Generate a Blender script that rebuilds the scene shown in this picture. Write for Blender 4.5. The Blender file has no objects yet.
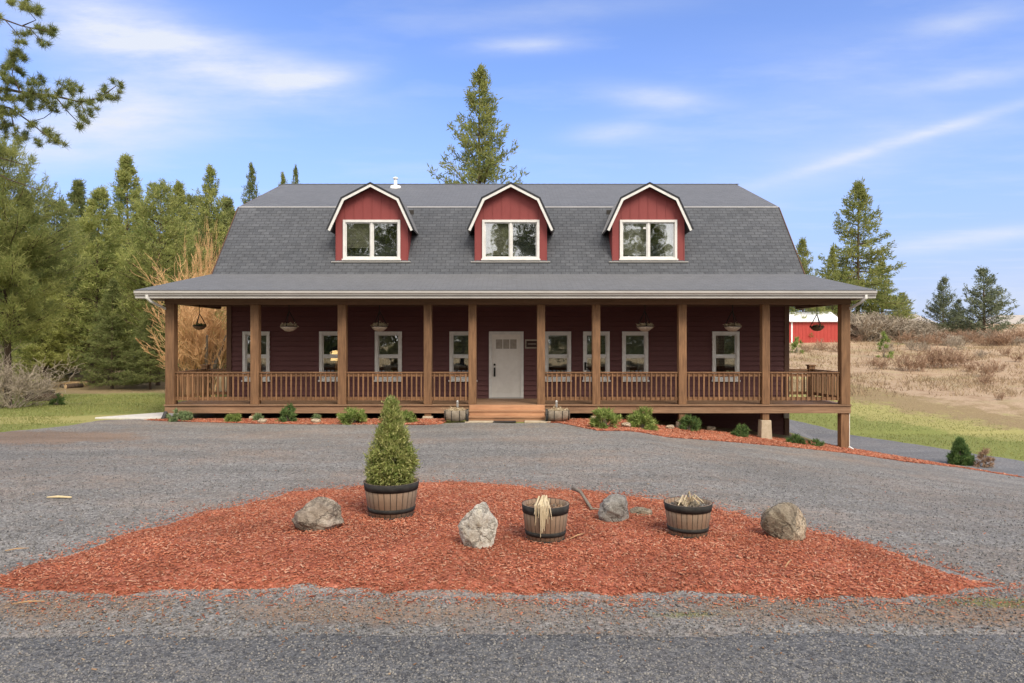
import bpy, math, random
import numpy as np
from mathutils import Vector, Matrix
random.seed(7)
np.random.seed(7)
R = math.radians
SC = bpy.context.scene
COL = SC.collection
F, CX, CY, EYE = 720.0, 512.0, 341.5, 2.34

# ---------------------------------------------------------------- camera
cam = bpy.data.objects.new('camera', bpy.data.cameras.new('camera'))
COL.objects.link(cam)
cam.location = (0, 0, EYE)
cam.rotation_euler = (R(90), 0, 0)
cam.data.sensor_width = 36
cam.data.lens = F / 1024 * 36
cam.data.clip_end = 5000
SC.camera = cam

# ---------------------------------------------------------------- light, sky, exposure
SUN_EL, SUN_AZ = 46, 150          # azimuth from +Y towards +X
SC.view_settings.view_transform = 'Standard'
SC.view_settings.look = 'None'
SC.view_settings.gamma = 1
SC.view_settings.exposure = 1.12
sun = bpy.data.objects.new('sun', bpy.data.lights.new('sun', 'SUN'))
COL.objects.link(sun)
sun.data.energy = 1.5
sun.data.angle = R(24)
sun.data.color = (1.0, 0.90, 0.76)
d = Vector((math.sin(R(SUN_AZ)) * math.cos(R(SUN_EL)), math.cos(R(SUN_AZ)) * math.cos(R(SUN_EL)), math.sin(R(SUN_EL))))
sun.rotation_euler = d.to_track_quat('Z', 'Y').to_euler()

W = bpy.data.worlds.new('World')
SC.world = W
W.use_nodes = True
nt = W.node_tree
nt.nodes.clear()


class NB:
    """tiny node-graph helper"""
    def __init__(s, tree): s.t = tree
    def n(s, typ, ins=None, **kw):
        nd = s.t.nodes.new(typ)
        for k, v in kw.items(): setattr(nd, k, v)
        for k, v in (ins or {}).items():
            if hasattr(v, 'is_linked') or isinstance(v, bpy.types.NodeSocket): s.t.links.new(v, nd.inputs[k])
            else: nd.inputs[k].default_value = v
        return nd
    def m(s, op, a, b=0.0, c=0.0, clamp=False):
        nd = s.t.nodes.new('ShaderNodeMath'); nd.operation = op; nd.use_clamp = clamp
        for i, v in enumerate((a, b, c)):
            if isinstance(v, bpy.types.NodeSocket): s.t.links.new(v, nd.inputs[i])
            else: nd.inputs[i].default_value = v
        return nd.outputs[0]
    def mix(s, f, a, b, blend='MIX'):
        nd = s.t.nodes.new('ShaderNodeMix'); nd.data_type = 'RGBA'; nd.blend_type = blend
        for i, v in ((0, f), (6, a), (7, b)):
            if isinstance(v, bpy.types.NodeSocket): s.t.links.new(v, nd.inputs[i])
            else: nd.inputs[i].default_value = v if i == 0 else (tuple(v) + (1,) if len(v) == 3 else v)
        return nd.outputs[2]
    def mr(s, v, a, b, c=0.0, d=1.0, smooth=False):
        nd = s.t.nodes.new('ShaderNodeMapRange'); nd.clamp = True
        if smooth: nd.interpolation_type = 'SMOOTHSTEP'
        for i, q in enumerate((v, a, b, c, d)):
            if isinstance(q, bpy.types.NodeSocket): s.t.links.new(q, nd.inputs[i])
            else: nd.inputs[i].default_value = q
        return nd.outputs[0]
    def noise(s, vec, scale, detail=4, rough=.55):
        nd = s.n('ShaderNodeTexNoise', {'Scale': scale, 'Detail': detail, 'Roughness': rough})
        if vec is not None: s.t.links.new(vec, nd.inputs['Vector'])
        return nd.outputs['Fac']


def build_world():
    b = NB(nt)
    sky = b.n('ShaderNodeTexSky', sky_type='NISHITA', sun_disc=False, sun_elevation=R(SUN_EL), sun_rotation=R(SUN_AZ),
              altitude=600, air_density=1.0, dust_density=1.2, ozone_density=1.6)
    tc = b.n('ShaderNodeTexCoord')
    sp = b.n('ShaderNodeSeparateXYZ', {0: tc.outputs['Generated']})
    x, y, z = sp.outputs
    ya = b.m('MAXIMUM', b.m('ABSOLUTE', y), .05)
    u = b.m('DIVIDE', x, ya); v = b.m('DIVIDE', z, ya)
    def streak(px, py, ln, wd, ang, amt):
        u0, v0 = (px - CX) / F, (CY - py) / F
        du = b.m('SUBTRACT', u, u0); dv = b.m('SUBTRACT', v, v0)
        c, s_ = math.cos(R(ang)), math.sin(R(ang))
        a = b.m('DIVIDE', b.m('ADD', b.m('MULTIPLY', du, c), b.m('MULTIPLY', dv, s_)), ln / F)
        w = b.m('DIVIDE', b.m('SUBTRACT', b.m('MULTIPLY', dv, c), b.m('MULTIPLY', du, s_)), wd / F)
        rr = b.m('ADD', b.m('MULTIPLY', a, a), b.m('MULTIPLY', w, w))
        return b.m('MULTIPLY', b.m('POWER', 2.718, b.m('MULTIPLY', rr, -1.0)), amt)
    tot = None
    for a in ((100, 28, 100, 38, -14, 1.0), (235, 66, 110, 24, -14, .85), (310, 82, 55, 14, 12, .75), (110, 112, 110, 30, 4, 1.0), (60, 150, 120, 20, 3, .6),
              (520, 46, 52, 8, 3, .65), (655, 98, 55, 12, -6, .65), (612, 131, 42, 9, 6, .55),
              (905, 140, 150, 6, 17, .6), (850, 160, 170, 26, 16, .3), (960, 240, 90, 9, 7, .75), (960, 22, 60, 14, 15, .35), (975, 78, 60, 8, 8, .4), (840, 90, 190, 60, 12, .22),
              (1000, 300, 170, 34, 3, .55), (560, 10, 150, 14, 5, .2)):
        s_ = streak(*a)
        tot = s_ if tot is None else b.m('ADD', tot, s_)
    uv = b.n('ShaderNodeCombineXYZ', {0: b.m('MULTIPLY', u, 1.0), 1: b.m('MULTIPLY', v, 4.2)})
    nz = b.noise(uv.outputs[0], 5.0, 7, .62)
    tex = b.mr(nz, .28, .72, .35, 1.25)
    cloud = b.m('MULTIPLY', tot, tex)
    front = b.mr(y, 0.0, .25)
    cloud = b.m('MULTIPLY', cloud, front)
    # thin veil elsewhere
    pz = b.m('MAXIMUM', z, .06)
    pv = b.n('ShaderNodeCombineXYZ', {0: b.m('DIVIDE', x, pz), 1: b.m('MULTIPLY', b.m('DIVIDE', y, pz), 1.8)})
    vn = b.noise(pv.outputs[0], .9, 6, .6)
    veil = b.mr(vn, .5, .85, 0, .30)
    back = b.mr(b.m('ADD', b.m('MULTIPLY', y, -1.0), b.m('MULTIPLY', z, .35)), -.05, .35, 0, 1)
    cloud = b.m('ADD', cloud, veil, clamp=True)
    low = b.mr(z, 0.0, .36, .85, 0.0, True)
    base = b.mix(1.0, sky.outputs[0], (.98, 1.06, 1.42), 'MULTIPLY')
    base = b.mix(low, base, (2.3, 2.95, 4.75))
    white = (4.3, 4.6, 5.3)
    col = b.mix(b.m('MULTIPLY', cloud, 1.0, clamp=True), base, white)
    bk = b.mix(b.mr(vn, .3, .7), (9.4, 8.9, 8.2), (12.6, 12.0, 11.1))
    col = b.mix(b.m('MULTIPLY', back, .88), col, bk)
    bg = b.n('ShaderNodeBackground', {'Color': col, 'Strength': .085})
    out = b.n('ShaderNodeOutputWorld')
    nt.links.new(bg.outputs[0], out.inputs[0])
build_world()

# ---------------------------------------------------------------- materials
MATS = {}
def newmat(name):
    m = bpy.data.materials.new(name); m.use_nodes = True
    m.node_tree.nodes.clear()
    b = NB(m.node_tree)
    out = b.n('ShaderNodeOutputMaterial')
    return m, b, out

def surf(b, out, col, rough=.7, bump=None, bstr=.3, bdist=.01, metallic=0.0, spec=.4):
    p = b.n('ShaderNodeBsdfPrincipled', {'Base Color': col if isinstance(col, bpy.types.NodeSocket) else tuple(col) + (1,), 'Roughness': rough, 'Metallic': metallic})
    p.inputs['Specular IOR Level'].default_value = spec
    if bump is not None:
        bm = b.n('ShaderNodeBump', {'Height': bump, 'Strength': bstr, 'Distance': bdist})
        b.t.links.new(bm.outputs[0], p.inputs['Normal'])
    b.t.links.new(p.outputs[0], out.inputs[0])
    return p

def objc(b, scale=(1, 1, 1)):
    tc = b.n('ShaderNodeTexCoord')
    mp = b.n('ShaderNodeMapping', {'Vector': tc.outputs['Object'], 'Scale': scale})
    return mp.outputs[0]
def worldc(b, scale=(1, 1, 1)):
    g = b.n('ShaderNodeNewGeometry')
    mp = b.n('ShaderNodeMapping', {'Vector': g.outputs['Position'], 'Scale': scale})
    return mp.outputs[0]

def mnoise(name, c1, c2, scale=4, rough=.7, bstr=.2, stretch=(1, 1, 1), bscale=None, bdist=.01, spec=.4, metallic=0, island=0):
    m, b, out = newmat(name)
    v = objc(b, stretch)
    n1 = b.noise(v, scale, 6, .65)
    col = b.mix(b.mr(n1, .32, .68), c1, c2)
    if island:
        g = b.n('ShaderNodeNewGeometry'); oi = b.n('ShaderNodeObjectInfo')
        k = b.m('MULTIPLY', b.mr(g.outputs['Random Per Island'], 0, 1, 1 - island, 1 + island), b.mr(oi.outputs['Random'], 0, 1, 1 - island * .4, 1 + island * .4))
        big = b.noise(objc(b), .8, 5, .7); k = b.m('MULTIPLY', k, b.mr(big, .3, .7, .82, 1.15))
        col = b.mix(1.0, col, b.n('ShaderNodeCombineXYZ', {0: k, 1: k, 2: k}).outputs[0], 'MULTIPLY')
    n2 = b.noise(v, bscale or scale * 5, 4)
    surf(b, out, col, rough, n2, bstr, bdist, metallic, spec)
    MATS[name] = m
    return m

mnoise('cedar_wood', (.135, .068, .032), (.28, .152, .074), 3, .7, .35, (6, 6, .6), 14, island=.22)
mnoise('cedar_rail', (.14, .069, .033), (.28, .150, .073), 3, .7, .3, (.8, 6, 6), 14, island=.22)
mnoise('deck_edge', (.20, .115, .065), (.32, .195, .115), 3, .7, .3, (.5, 5, 5), 14, island=.22)
mnoise('step_wood', (.34, .17, .09), (.46, .26, .145), 3, .65, .3, (.5, 5, 5), 14, island=.22)
mnoise('beam_wood', (.12, .065, .035), (.20, .115, .062), 3, .75, .3, (.5, 6, 6), 14)
mnoise('white_trim', (.62, .61, .58), (.74, .73, .70), 6, .5, .05)
mnoise('white_metal', (.70, .70, .69), (.80, .80, .78), 6, .4, .03)
mnoise('gutter_metal', (.42, .40, .375), (.50, .48, .455), 5, .42, .03, (.3, 1, 1))
mnoise('concrete', (.36, .29, .20), (.50, .42, .31), 7, .9, .35)
mnoise('concrete_path', (.50, .48, .45), (.62, .60, .56), 7, .9, .3)
mnoise('dark_interior', (.03, .027, .024), (.05, .045, .04), 1, .9, 0)
mnoise('foundation', (.03, .014, .013), (.05, .024, .02), 3, .85, .2)
mnoise('black_iron', (.012, .012, .012), (.035, .033, .03), 12, .85, .2, metallic=0)
mnoise('soil', (.06, .045, .032), (.14, .10, .07), 18, .95, .8)
mnoise('bark', (.055, .038, .026), (.16, .11, .075), 5, .95, .9, (5, 5, 1.2), bdist=.03)
mnoise('grey_bark', (.14, .115, .09), (.28, .24, .19), 7, .95, .6, (4, 4, 1.5), bdist=.02)
mnoise('straw', (.48, .37, .20), (.70, .58, .36), 14, .9, .3)
mnoise('door_paint', (.72, .69, .64), (.80, .77, .72), 5, .45, .03)
mnoise('blind', (.40, .37, .28), (.52, .48, .37), 2, .8, .1, (1, 1, 20))
mnoise('frosted_glass', (.30, .27, .23), (.40, .36, .31), 9, .25, .1)
mnoise('curtain', (.42, .40, .36), (.60, .57, .52), 2, .9, .3, (16, 1, .3))
mnoise('basket_coir', (.10, .06, .035), (.24, .15, .09), 20, .95, .8)
mnoise('basket_pale', (.42, .34, .26), (.66, .57, .47), 24, .95, .5)
mnoise('shed_red', (.34, .035, .028), (.46, .06, .045), 3, .6, .2, (8, 8, .4))
mnoise('shed_roof', (.72, .73, .76), (.84, .85, .88), 3, .45, .1)
mnoise('plastic_dark', (.02, .02, .02), (.04, .04, .04), 5, .5, 0)
mnoise('far_roof', (.30, .27, .24), (.42, .38, .34), 4, .9, .2)
mnoise('far_wall', (.42, .44, .40), (.55, .56, .52), 4, .9, .1)
mnoise('log_cut', (.40, .26, .13), (.62, .44, .25), 14, .9, .2)
mnoise('twig_grey', (.24, .195, .15), (.42, .36, .28), 6, .95, .1)
mnoise('twig_brown', (.24, .15, .10), (.40, .27, .18), 5, .95, .1)
mnoise('twig_orange', (.50, .27, .12), (.80, .52, .27), 3, .9, .1)
mnoise('dead_leaf', (.30, .15, .07), (.50, .33, .17), 3, .9, .1)

def mat_paint(name, base, vary=.12, groove=None):
    m, b, out = newmat(name)
    v = objc(b)
    n1 = b.noise(v, 1.3, 6, .7)
    n2 = b.noise(objc(b, (2, 2, 30)), 3, 3)
    k = b.m('ADD', b.m('MULTIPLY', n1, vary * 2), 1 - vary)
    col = b.mix(1.0, base, b.n('ShaderNodeCombineXYZ', {0: k, 1: k, 2: k}).outputs[0], 'MULTIPLY')
    surf(b, out, col, .62, n2, .12, .004, 0, .35)
    MATS[name] = m
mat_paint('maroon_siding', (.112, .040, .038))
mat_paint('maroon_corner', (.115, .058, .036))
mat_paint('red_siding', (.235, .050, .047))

def mat_shingle(name, c1, c2, sun_tint=1.0):
    m, b, out = newmat(name)
    uv = b.n('ShaderNodeUVMap').outputs[0]
    br = b.n('ShaderNodeTexBrick', {'Vector': uv, 'Color1': tuple(c1) + (1,), 'Color2': tuple(c2) + (1,), 'Mortar': tuple(x * .52 for x in c1) + (1,),
             'Scale': 1.0, 'Mortar Size': .013, 'Mortar Smooth': .4, 'Brick Width': .30, 'Row Height': .146})
    br.offset = .5
    br2 = b.n('ShaderNodeTexBrick', {'Vector': uv, 'Color1': (.84, .84, .84, 1), 'Color2': (1.16, 1.16, 1.16, 1), 'Mortar': (1, 1, 1, 1),
             'Scale': 1.0, 'Mortar Size': .0, 'Brick Width': .17, 'Row Height': .146})
    br2.offset = .37
    col = b.mix(.75, br.outputs[0], br2.outputs[0], 'MULTIPLY')
    v = objc(b)
    big = b.noise(objc(b, (.35, 1, 1)), .8, 6, .65)
    gr = b.noise(v, 42, 3, .7)
    k = b.m('MULTIPLY', b.mr(big, .3, .7, .93, 1.07), b.mr(gr, .3, .7, .72, 1.3))
    col = b.mix(1.0, col, b.n('ShaderNodeCombineXYZ', {0: k, 1: k, 2: k}).outputs[0], 'MULTIPLY')
    sepv = b.n('ShaderNodeSeparateXYZ', {0: uv})
    saw = b.m('FRACT', b.m('DIVIDE', sepv.outputs[1], .146))
    h = b.m('ADD', b.m('MULTIPLY', b.m('SUBTRACT', 1.0, saw), .8), b.m('MULTIPLY', gr, .3))
    p_ = surf(b, out, col, .92, h, .55, .012, 0, .25)
    p_.inputs['Sheen Weight'].default_value = .30; p_.inputs['Sheen Roughness'].default_value = .45; p_.inputs['Sheen Tint'].default_value = (1, .97, .93, 1)
    MATS[name] = m
mat_shingle('shingle', (.066, .071, .081), (.086, .091, .101))

def mat_barrel():
    m, b, out = newmat('barrel_wood')
    tc = b.n('ShaderNodeTexCoord')
    sp = b.n('ShaderNodeSeparateXYZ', {0: tc.outputs['Object']})
    ang = b.m('ARCTAN2', sp.outputs[1], sp.outputs[0])
    st = b.m('MULTIPLY', ang, 26 / (2 * math.pi))
    wn = b.n('ShaderNodeTexWhiteNoise', {'W': b.m('FLOOR', st)}, noise_dimensions='1D')
    fr = b.m('FRACT', st)
    gap = b.m('MULTIPLY', b.mr(fr, 0.0, .10), b.mr(fr, .90, 1.0, 1.0, 0.0))
    n = b.noise(objc(b, (14, 14, 1.5)), 5, 5, .7)
    base = b.mix(n, (.10, .068, .045), (.33, .25, .18))
    base = b.mix(b.mr(wn.outputs[0], 0, 1, 0, .55), base, (.26, .15, .09))
    col = b.mix(gap, (.015, .011, .008), base)
    surf(b, out, col, .85, b.m('ADD', gap, b.m('MULTIPLY', n, .3)), .5, .012)
    MATS['barrel_wood'] = m
mat_barrel()

def mat_leaf(name, c1, c2, c3, trans=.5, sc=.55):
    m, b, out = newmat(name)
    g = b.n('ShaderNodeNewGeometry')
    n = b.noise(worldc(b), sc, 4, .6)
    col = b.mix(b.mr(n, .35, .65), c1, c2)
    col = b.mix(b.mr(g.outputs['Random Per Island'], .45, 1.0, 0, .8), col, c3)
    df = b.n('ShaderNodeBsdfDiffuse', {'Color': col})
    tr = b.n('ShaderNodeBsdfTranslucent', {'Color': col})
    mx = b.n('ShaderNodeMixShader', {0: trans, 1: df.outputs[0], 2: tr.outputs[0]})
    b.t.links.new(mx.outputs[0], out.inputs[0])
    MATS[name] = m
mat_leaf('pine_needles', (0.157, 0.202, 0.067), (0.315, 0.334, 0.106), (0.442, 0.421, 0.165))
mat_leaf('wood_pine_needles', (0.190, 0.241, 0.079), (0.381, 0.401, 0.129), (0.549, 0.524, 0.215))
mat_leaf('dark_pine_needles', (0.135, 0.172, 0.067), (0.238, 0.269, 0.098), (0.348, 0.344, 0.149))
mat_leaf('spruce_needles', (0.058, 0.091, 0.058), (0.104, 0.137, 0.078), (0.182, 0.208, 0.117))
mat_leaf('blue_spruce_needles', (0.119, 0.150, 0.089), (0.201, 0.229, 0.138), (0.401, 0.421, 0.276))
mat_leaf('shrub_leaves', (0.130, 0.195, 0.054), (0.260, 0.338, 0.090), (0.442, 0.481, 0.180), .3, 6)
mat_leaf('dark_shrub_leaves', (0.058, 0.117, 0.046), (0.137, 0.215, 0.072), (0.234, 0.312, 0.108), .3, 6)
mat_leaf('juniper_leaves', (0.156, 0.228, 0.108), (0.252, 0.324, 0.156), (0.336, 0.408, 0.216), .3, 6)
mat_leaf('potted_conifer_leaves', (0.190, 0.252, 0.070), (0.347, 0.378, 0.120), (0.582, 0.546, 0.250), .35, 9)
mat_leaf('grass_blades', (.17, .20, .06), (.30, .31, .10), (.42, .38, .18), .35, .5)
mat_leaf('dry_grass_blades', (.36, .265, .16), (.48, .375, .25), (.27, .19, .115), .3, .6)
mat_leaf('dead_stalks', (.60, .50, .33), (.74, .64, .46), (.42, .32, .20), .2, 9)

def mat_stone(name, c1, c2, c3, sc=3.0):
    m, b, out = newmat(name)
    v = objc(b)
    n = b.noise(v, sc, 8, .7)
    n2 = b.noise(v, sc * 3.3, 6, .7)
    vor = b.n('ShaderNodeTexVoronoi', {'Vector': v, 'Scale': sc * 2.2})
    col = b.mix(b.mr(n, .38, .6), c1, c2)
    col = b.mix(b.mr(n2, .52, .72, 0, .85), col, c3)
    h = b.m('ADD', n, b.m('MULTIPLY', n2, .6))
    pit = b.mr(vor.outputs['Distance'], .0, .35, .55, 1.0)
    speck = b.mr(b.noise(v, sc * 14, 4, .8), .3, .7, .72, 1.25)
    crack = b.mr(b.m('ABSOLUTE', b.m('SUBTRACT', b.noise(v, sc * .9, 5, .6), .5)), 0.0, .035, .45, 1.0)
    k = b.m('MULTIPLY', b.m('MULTIPLY', pit, speck), crack)
    col = b.mix(1.0, col, b.n('ShaderNodeCombineXYZ', {0: k, 1: k, 2: k}).outputs[0], 'MULTIPLY')
    h = b.m('ADD', h, b.m('MULTIPLY', k, .5))
    surf(b, out, col, .9, h, 1.0, .05, 0, .2)
    MATS[name] = m
mat_stone('stone_tan', (.25, .20, .155), (.52, .45, .37), (.13, .10, .08))
mat_stone('stone_pale', (.60, .55, .46), (.85, .81, .72), (.36, .27, .17), 4.2)
mat_stone('stone_grey', (.30, .285, .26), (.46, .43, .39), (.20, .175, .15), 4.4)
mat_stone('stone_olive', (.28, .235, .17), (.44, .37, .28), (.18, .14, .10), 4.4)
mat_stone('stone_cut', (.52, .40, .27), (.74, .62, .47), (.28, .18, .11), 5.0)

def mat_glass():
    m, b, out = newmat('window_glass')
    tr = b.n('ShaderNodeBsdfTransparent', {'Color': (.78, .80, .79, 1)})
    gl = b.n('ShaderNodeBsdfGlossy', {'Color': (.95, .97, 1, 1), 'Roughness': .015})
    n = b.noise(objc(b), 1.4, 2)
    bm = b.n('ShaderNodeBump', {'Height': n, 'Strength': .06, 'Distance': .05})
    b.t.links.new(bm.outputs[0], gl.inputs['Normal'])
    mx = b.n('ShaderNodeMixShader', {0: .24, 1: tr.outputs[0], 2: gl.outputs[0]})
    b.t.links.new(mx.outputs[0], out.inputs[0])
    MATS['window_glass'] = m
mat_glass()
def mat_emit(name, col, st):
    m, b, out = newmat(name)
    e = b.n('ShaderNodeEmission', {'Color': tuple(col) + (1,), 'Strength': st})
    b.t.links.new(e.outputs[0], out.inputs[0]); MATS[name] = m
mat_emit('lamp_glow', (1, .62, .25), 1.1)

def mat_gravel(name, cols, patch, scale=46, patch_amt=.5, verge=None, dark=1.0):
    """loose stones: voronoi cells with random greys; patch = brown fines"""
    m, b, out = newmat(name)
    v = worldc(b)
    v1 = b.n('ShaderNodeTexVoronoi', {'Vector': v, 'Scale': scale})
    v2 = b.n('ShaderNodeTexVoronoi', {'Vector': v, 'Scale': scale * .45})
    r = b.n('ShaderNodeSeparateColor', {0: v1.outputs['Color']}).outputs[0]
    r2 = b.n('ShaderNodeSeparateColor', {0: v2.outputs['Color']}).outputs[1]
    k = b.m('ADD', b.m('MULTIPLY', r, .62), b.m('MULTIPLY', r2, .38))
    ramp = b.n('ShaderNodeValToRGB', {0: k})
    el = ramp.color_ramp.elements
    el[0].position = .1; el[0].color = tuple(cols[0]) + (1,)
    el[1].position = .95; el[1].color = tuple(cols[-1]) + (1,)
    for i, c in enumerate(cols[1:-1]):
        e = el.new(.1 + .85 * (i + 1) / (len(cols) - 1)); e.color = tuple(c) + (1,)
    big = b.noise(worldc(b, (.5, 1, 1)), .55, 7, .62)
    mid = b.noise(v, 3.2, 6, .7)
    f = b.m('MULTIPLY', b.mr(b.m('ADD', b.m('MULTIPLY', big, .6), b.m('MULTIPLY', mid, .4)), .46, .62), patch_amt)
    if verge is not None:      # a worn earth strip along the road side
        at = b.n('ShaderNodeAttribute', attribute_name='earth').outputs['Fac']
        nn = b.noise(v, 1.6, 6, .7)
        e = b.mr(b.m('ADD', at, b.m('MULTIPLY', b.m('SUBTRACT', nn, .5), 1.6)), .35, .75)
        f = b.m('MAXIMUM', f, b.m('MULTIPLY', e, verge))
    f = b.m('MULTIPLY', f, b.mr(r, .1, .9, .45, 1.0))
    col = b.mix(f, ramp.outputs[0], patch)
    if verge is not None:
        mo = b.n('ShaderNodeAttribute', attribute_name='moss').outputs['Fac']
        nn = b.noise(v, 4.2, 5, .7)
        col = b.mix(b.mr(b.m('ADD', mo, b.m('MULTIPLY', b.m('SUBTRACT', nn, .5), 1.2)), .45, .9, 0, .75), col, (.19, .19, .05))
    tr_ = b.noise(worldc(b, (.30, 1.1, 1)), .9, 6, .6)
    tone = b.m('MULTIPLY', b.mr(big, .3, .7, .86 * dark, 1.14 * dark), b.mr(tr_, .35, .65, .86, 1.12))
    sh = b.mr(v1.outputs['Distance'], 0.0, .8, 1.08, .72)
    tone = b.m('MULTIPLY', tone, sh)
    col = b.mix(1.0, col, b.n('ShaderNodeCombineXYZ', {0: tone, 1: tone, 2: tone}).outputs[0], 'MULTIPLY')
    h = b.m('ADD', b.m('MULTIPLY', b.m('SUBTRACT', 1.0, v1.outputs['Distance']), .7), b.m('MULTIPLY', r, .5))
    surf(b, out, col, .9, h, .8, .012, 0, .25)
    MATS[name] = m
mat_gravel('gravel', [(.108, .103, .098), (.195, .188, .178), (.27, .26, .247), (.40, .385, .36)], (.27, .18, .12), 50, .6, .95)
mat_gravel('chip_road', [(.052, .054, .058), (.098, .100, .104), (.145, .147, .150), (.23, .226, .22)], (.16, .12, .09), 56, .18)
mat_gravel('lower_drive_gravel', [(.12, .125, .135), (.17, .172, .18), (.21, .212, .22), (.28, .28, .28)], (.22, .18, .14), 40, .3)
mat_gravel('mulch', [(.19, .052, .030), (.30, .088, .050), (.39, .12, .068), (.48, .20, .13)], (.20, .055, .030), 36, .5)

def mat_chip(name, cs):
    m, b, out = newmat(name)
    g = b.n('ShaderNodeNewGeometry')
    ramp = b.n('ShaderNodeValToRGB', {0: g.outputs['Random Per Island']})
    el = ramp.color_ramp.elements
    el[0].position = 0; el[0].color = tuple(cs[0]) + (1,)
    el[1].position = 1; el[1].color = tuple(cs[-1]) + (1,)
    for i, c in enumerate(cs[1:-1]):
        e = el.new((i + 1) / (len(cs) - 1)); e.color = tuple(c) + (1,)
    big = b.noise(worldc(b), 1.1, 6, .7)
    k = b.mr(big, .32, .66, .66, 1.12) if name == 'mulch_chip' else b.mr(big, .3, .7, .85, 1.12)
    col = b.mix(1.0, ramp.outputs[0], b.n('ShaderNodeCombineXYZ', {0: k, 1: k, 2: k}).outputs[0], 'MULTIPLY')
    if name == 'mulch_chip': col = b.mix(b.mr(b.noise(worldc(b), 2.3, 6, .75), .56, .72, 0, .6), col, (.17, .085, .05))
    surf(b, out, col, .9, None, spec=.2)
    MATS[name] = m
mat_chip('mulch_chip', [(.15, .045, .026), (.33, .098, .052), (.43, .138, .075), (.47, .18, .105), (.54, .32, .22)])
mat_chip('stone_chip', [(.09, .09, .09), (.14, .138, .135), (.19, .186, .18), (.22, .205, .19), (.27, .26, .24)])
mat_chip('litter_leaf', [(.16, .085, .045), (.24, .14, .085), (.34, .25, .16), (.15, .08, .05)])

def mat_ground():
    m, b, out = newmat('ground_cover')
    v = worldc(b)
    fine = b.noise(v, 14, 6, .75)
    mid = b.noise(v, 1.3, 6, .65)
    big = b.noise(v, .22, 5, .6)
    green = b.mix(b.mr(fine, .3, .7), (.15, .185, .05), (.28, .29, .095))
    yellow = b.mix(b.mr(fine, .3, .7), (.26, .25, .08), (.42, .38, .16))
    at = lambda n: b.n('ShaderNodeAttribute', attribute_name=n).outputs['Fac']
    jit = b.m('MULTIPLY', b.m('SUBTRACT', mid, .5), 1.3)
    def msk(n, lo=.35, hi=.65): return b.mr(b.m('ADD', at(n), jit), lo, hi)
    col = b.mix(msk('yellow'), green, yellow)
    straw = b.mix(b.mr(fine, .3, .7), (.29, .205, .135), (.50, .38, .26))
    straw = b.mix(b.mr(mid, .48, .66, 0, .75), straw, (.27, .175, .11))
    straw = b.mix(b.mr(b.noise(worldc(b, (.6, 1, 1)), .5, 5), .52, .7, 0, .55), straw, (.25, .25, .10))
    col = b.mix(msk('straw'), col, straw)
    brown = b.mix(b.mr(fine, .3, .7), (.20, .145, .075), (.34, .26, .145))
    col = b.mix(msk('brown'), col, brown)
    h = b.m('ADD', fine, mid)
    surf(b, out, col, .95, h, .9, .06, 0, .15)
    MATS['ground_cover'] = m
mat_ground()

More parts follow.
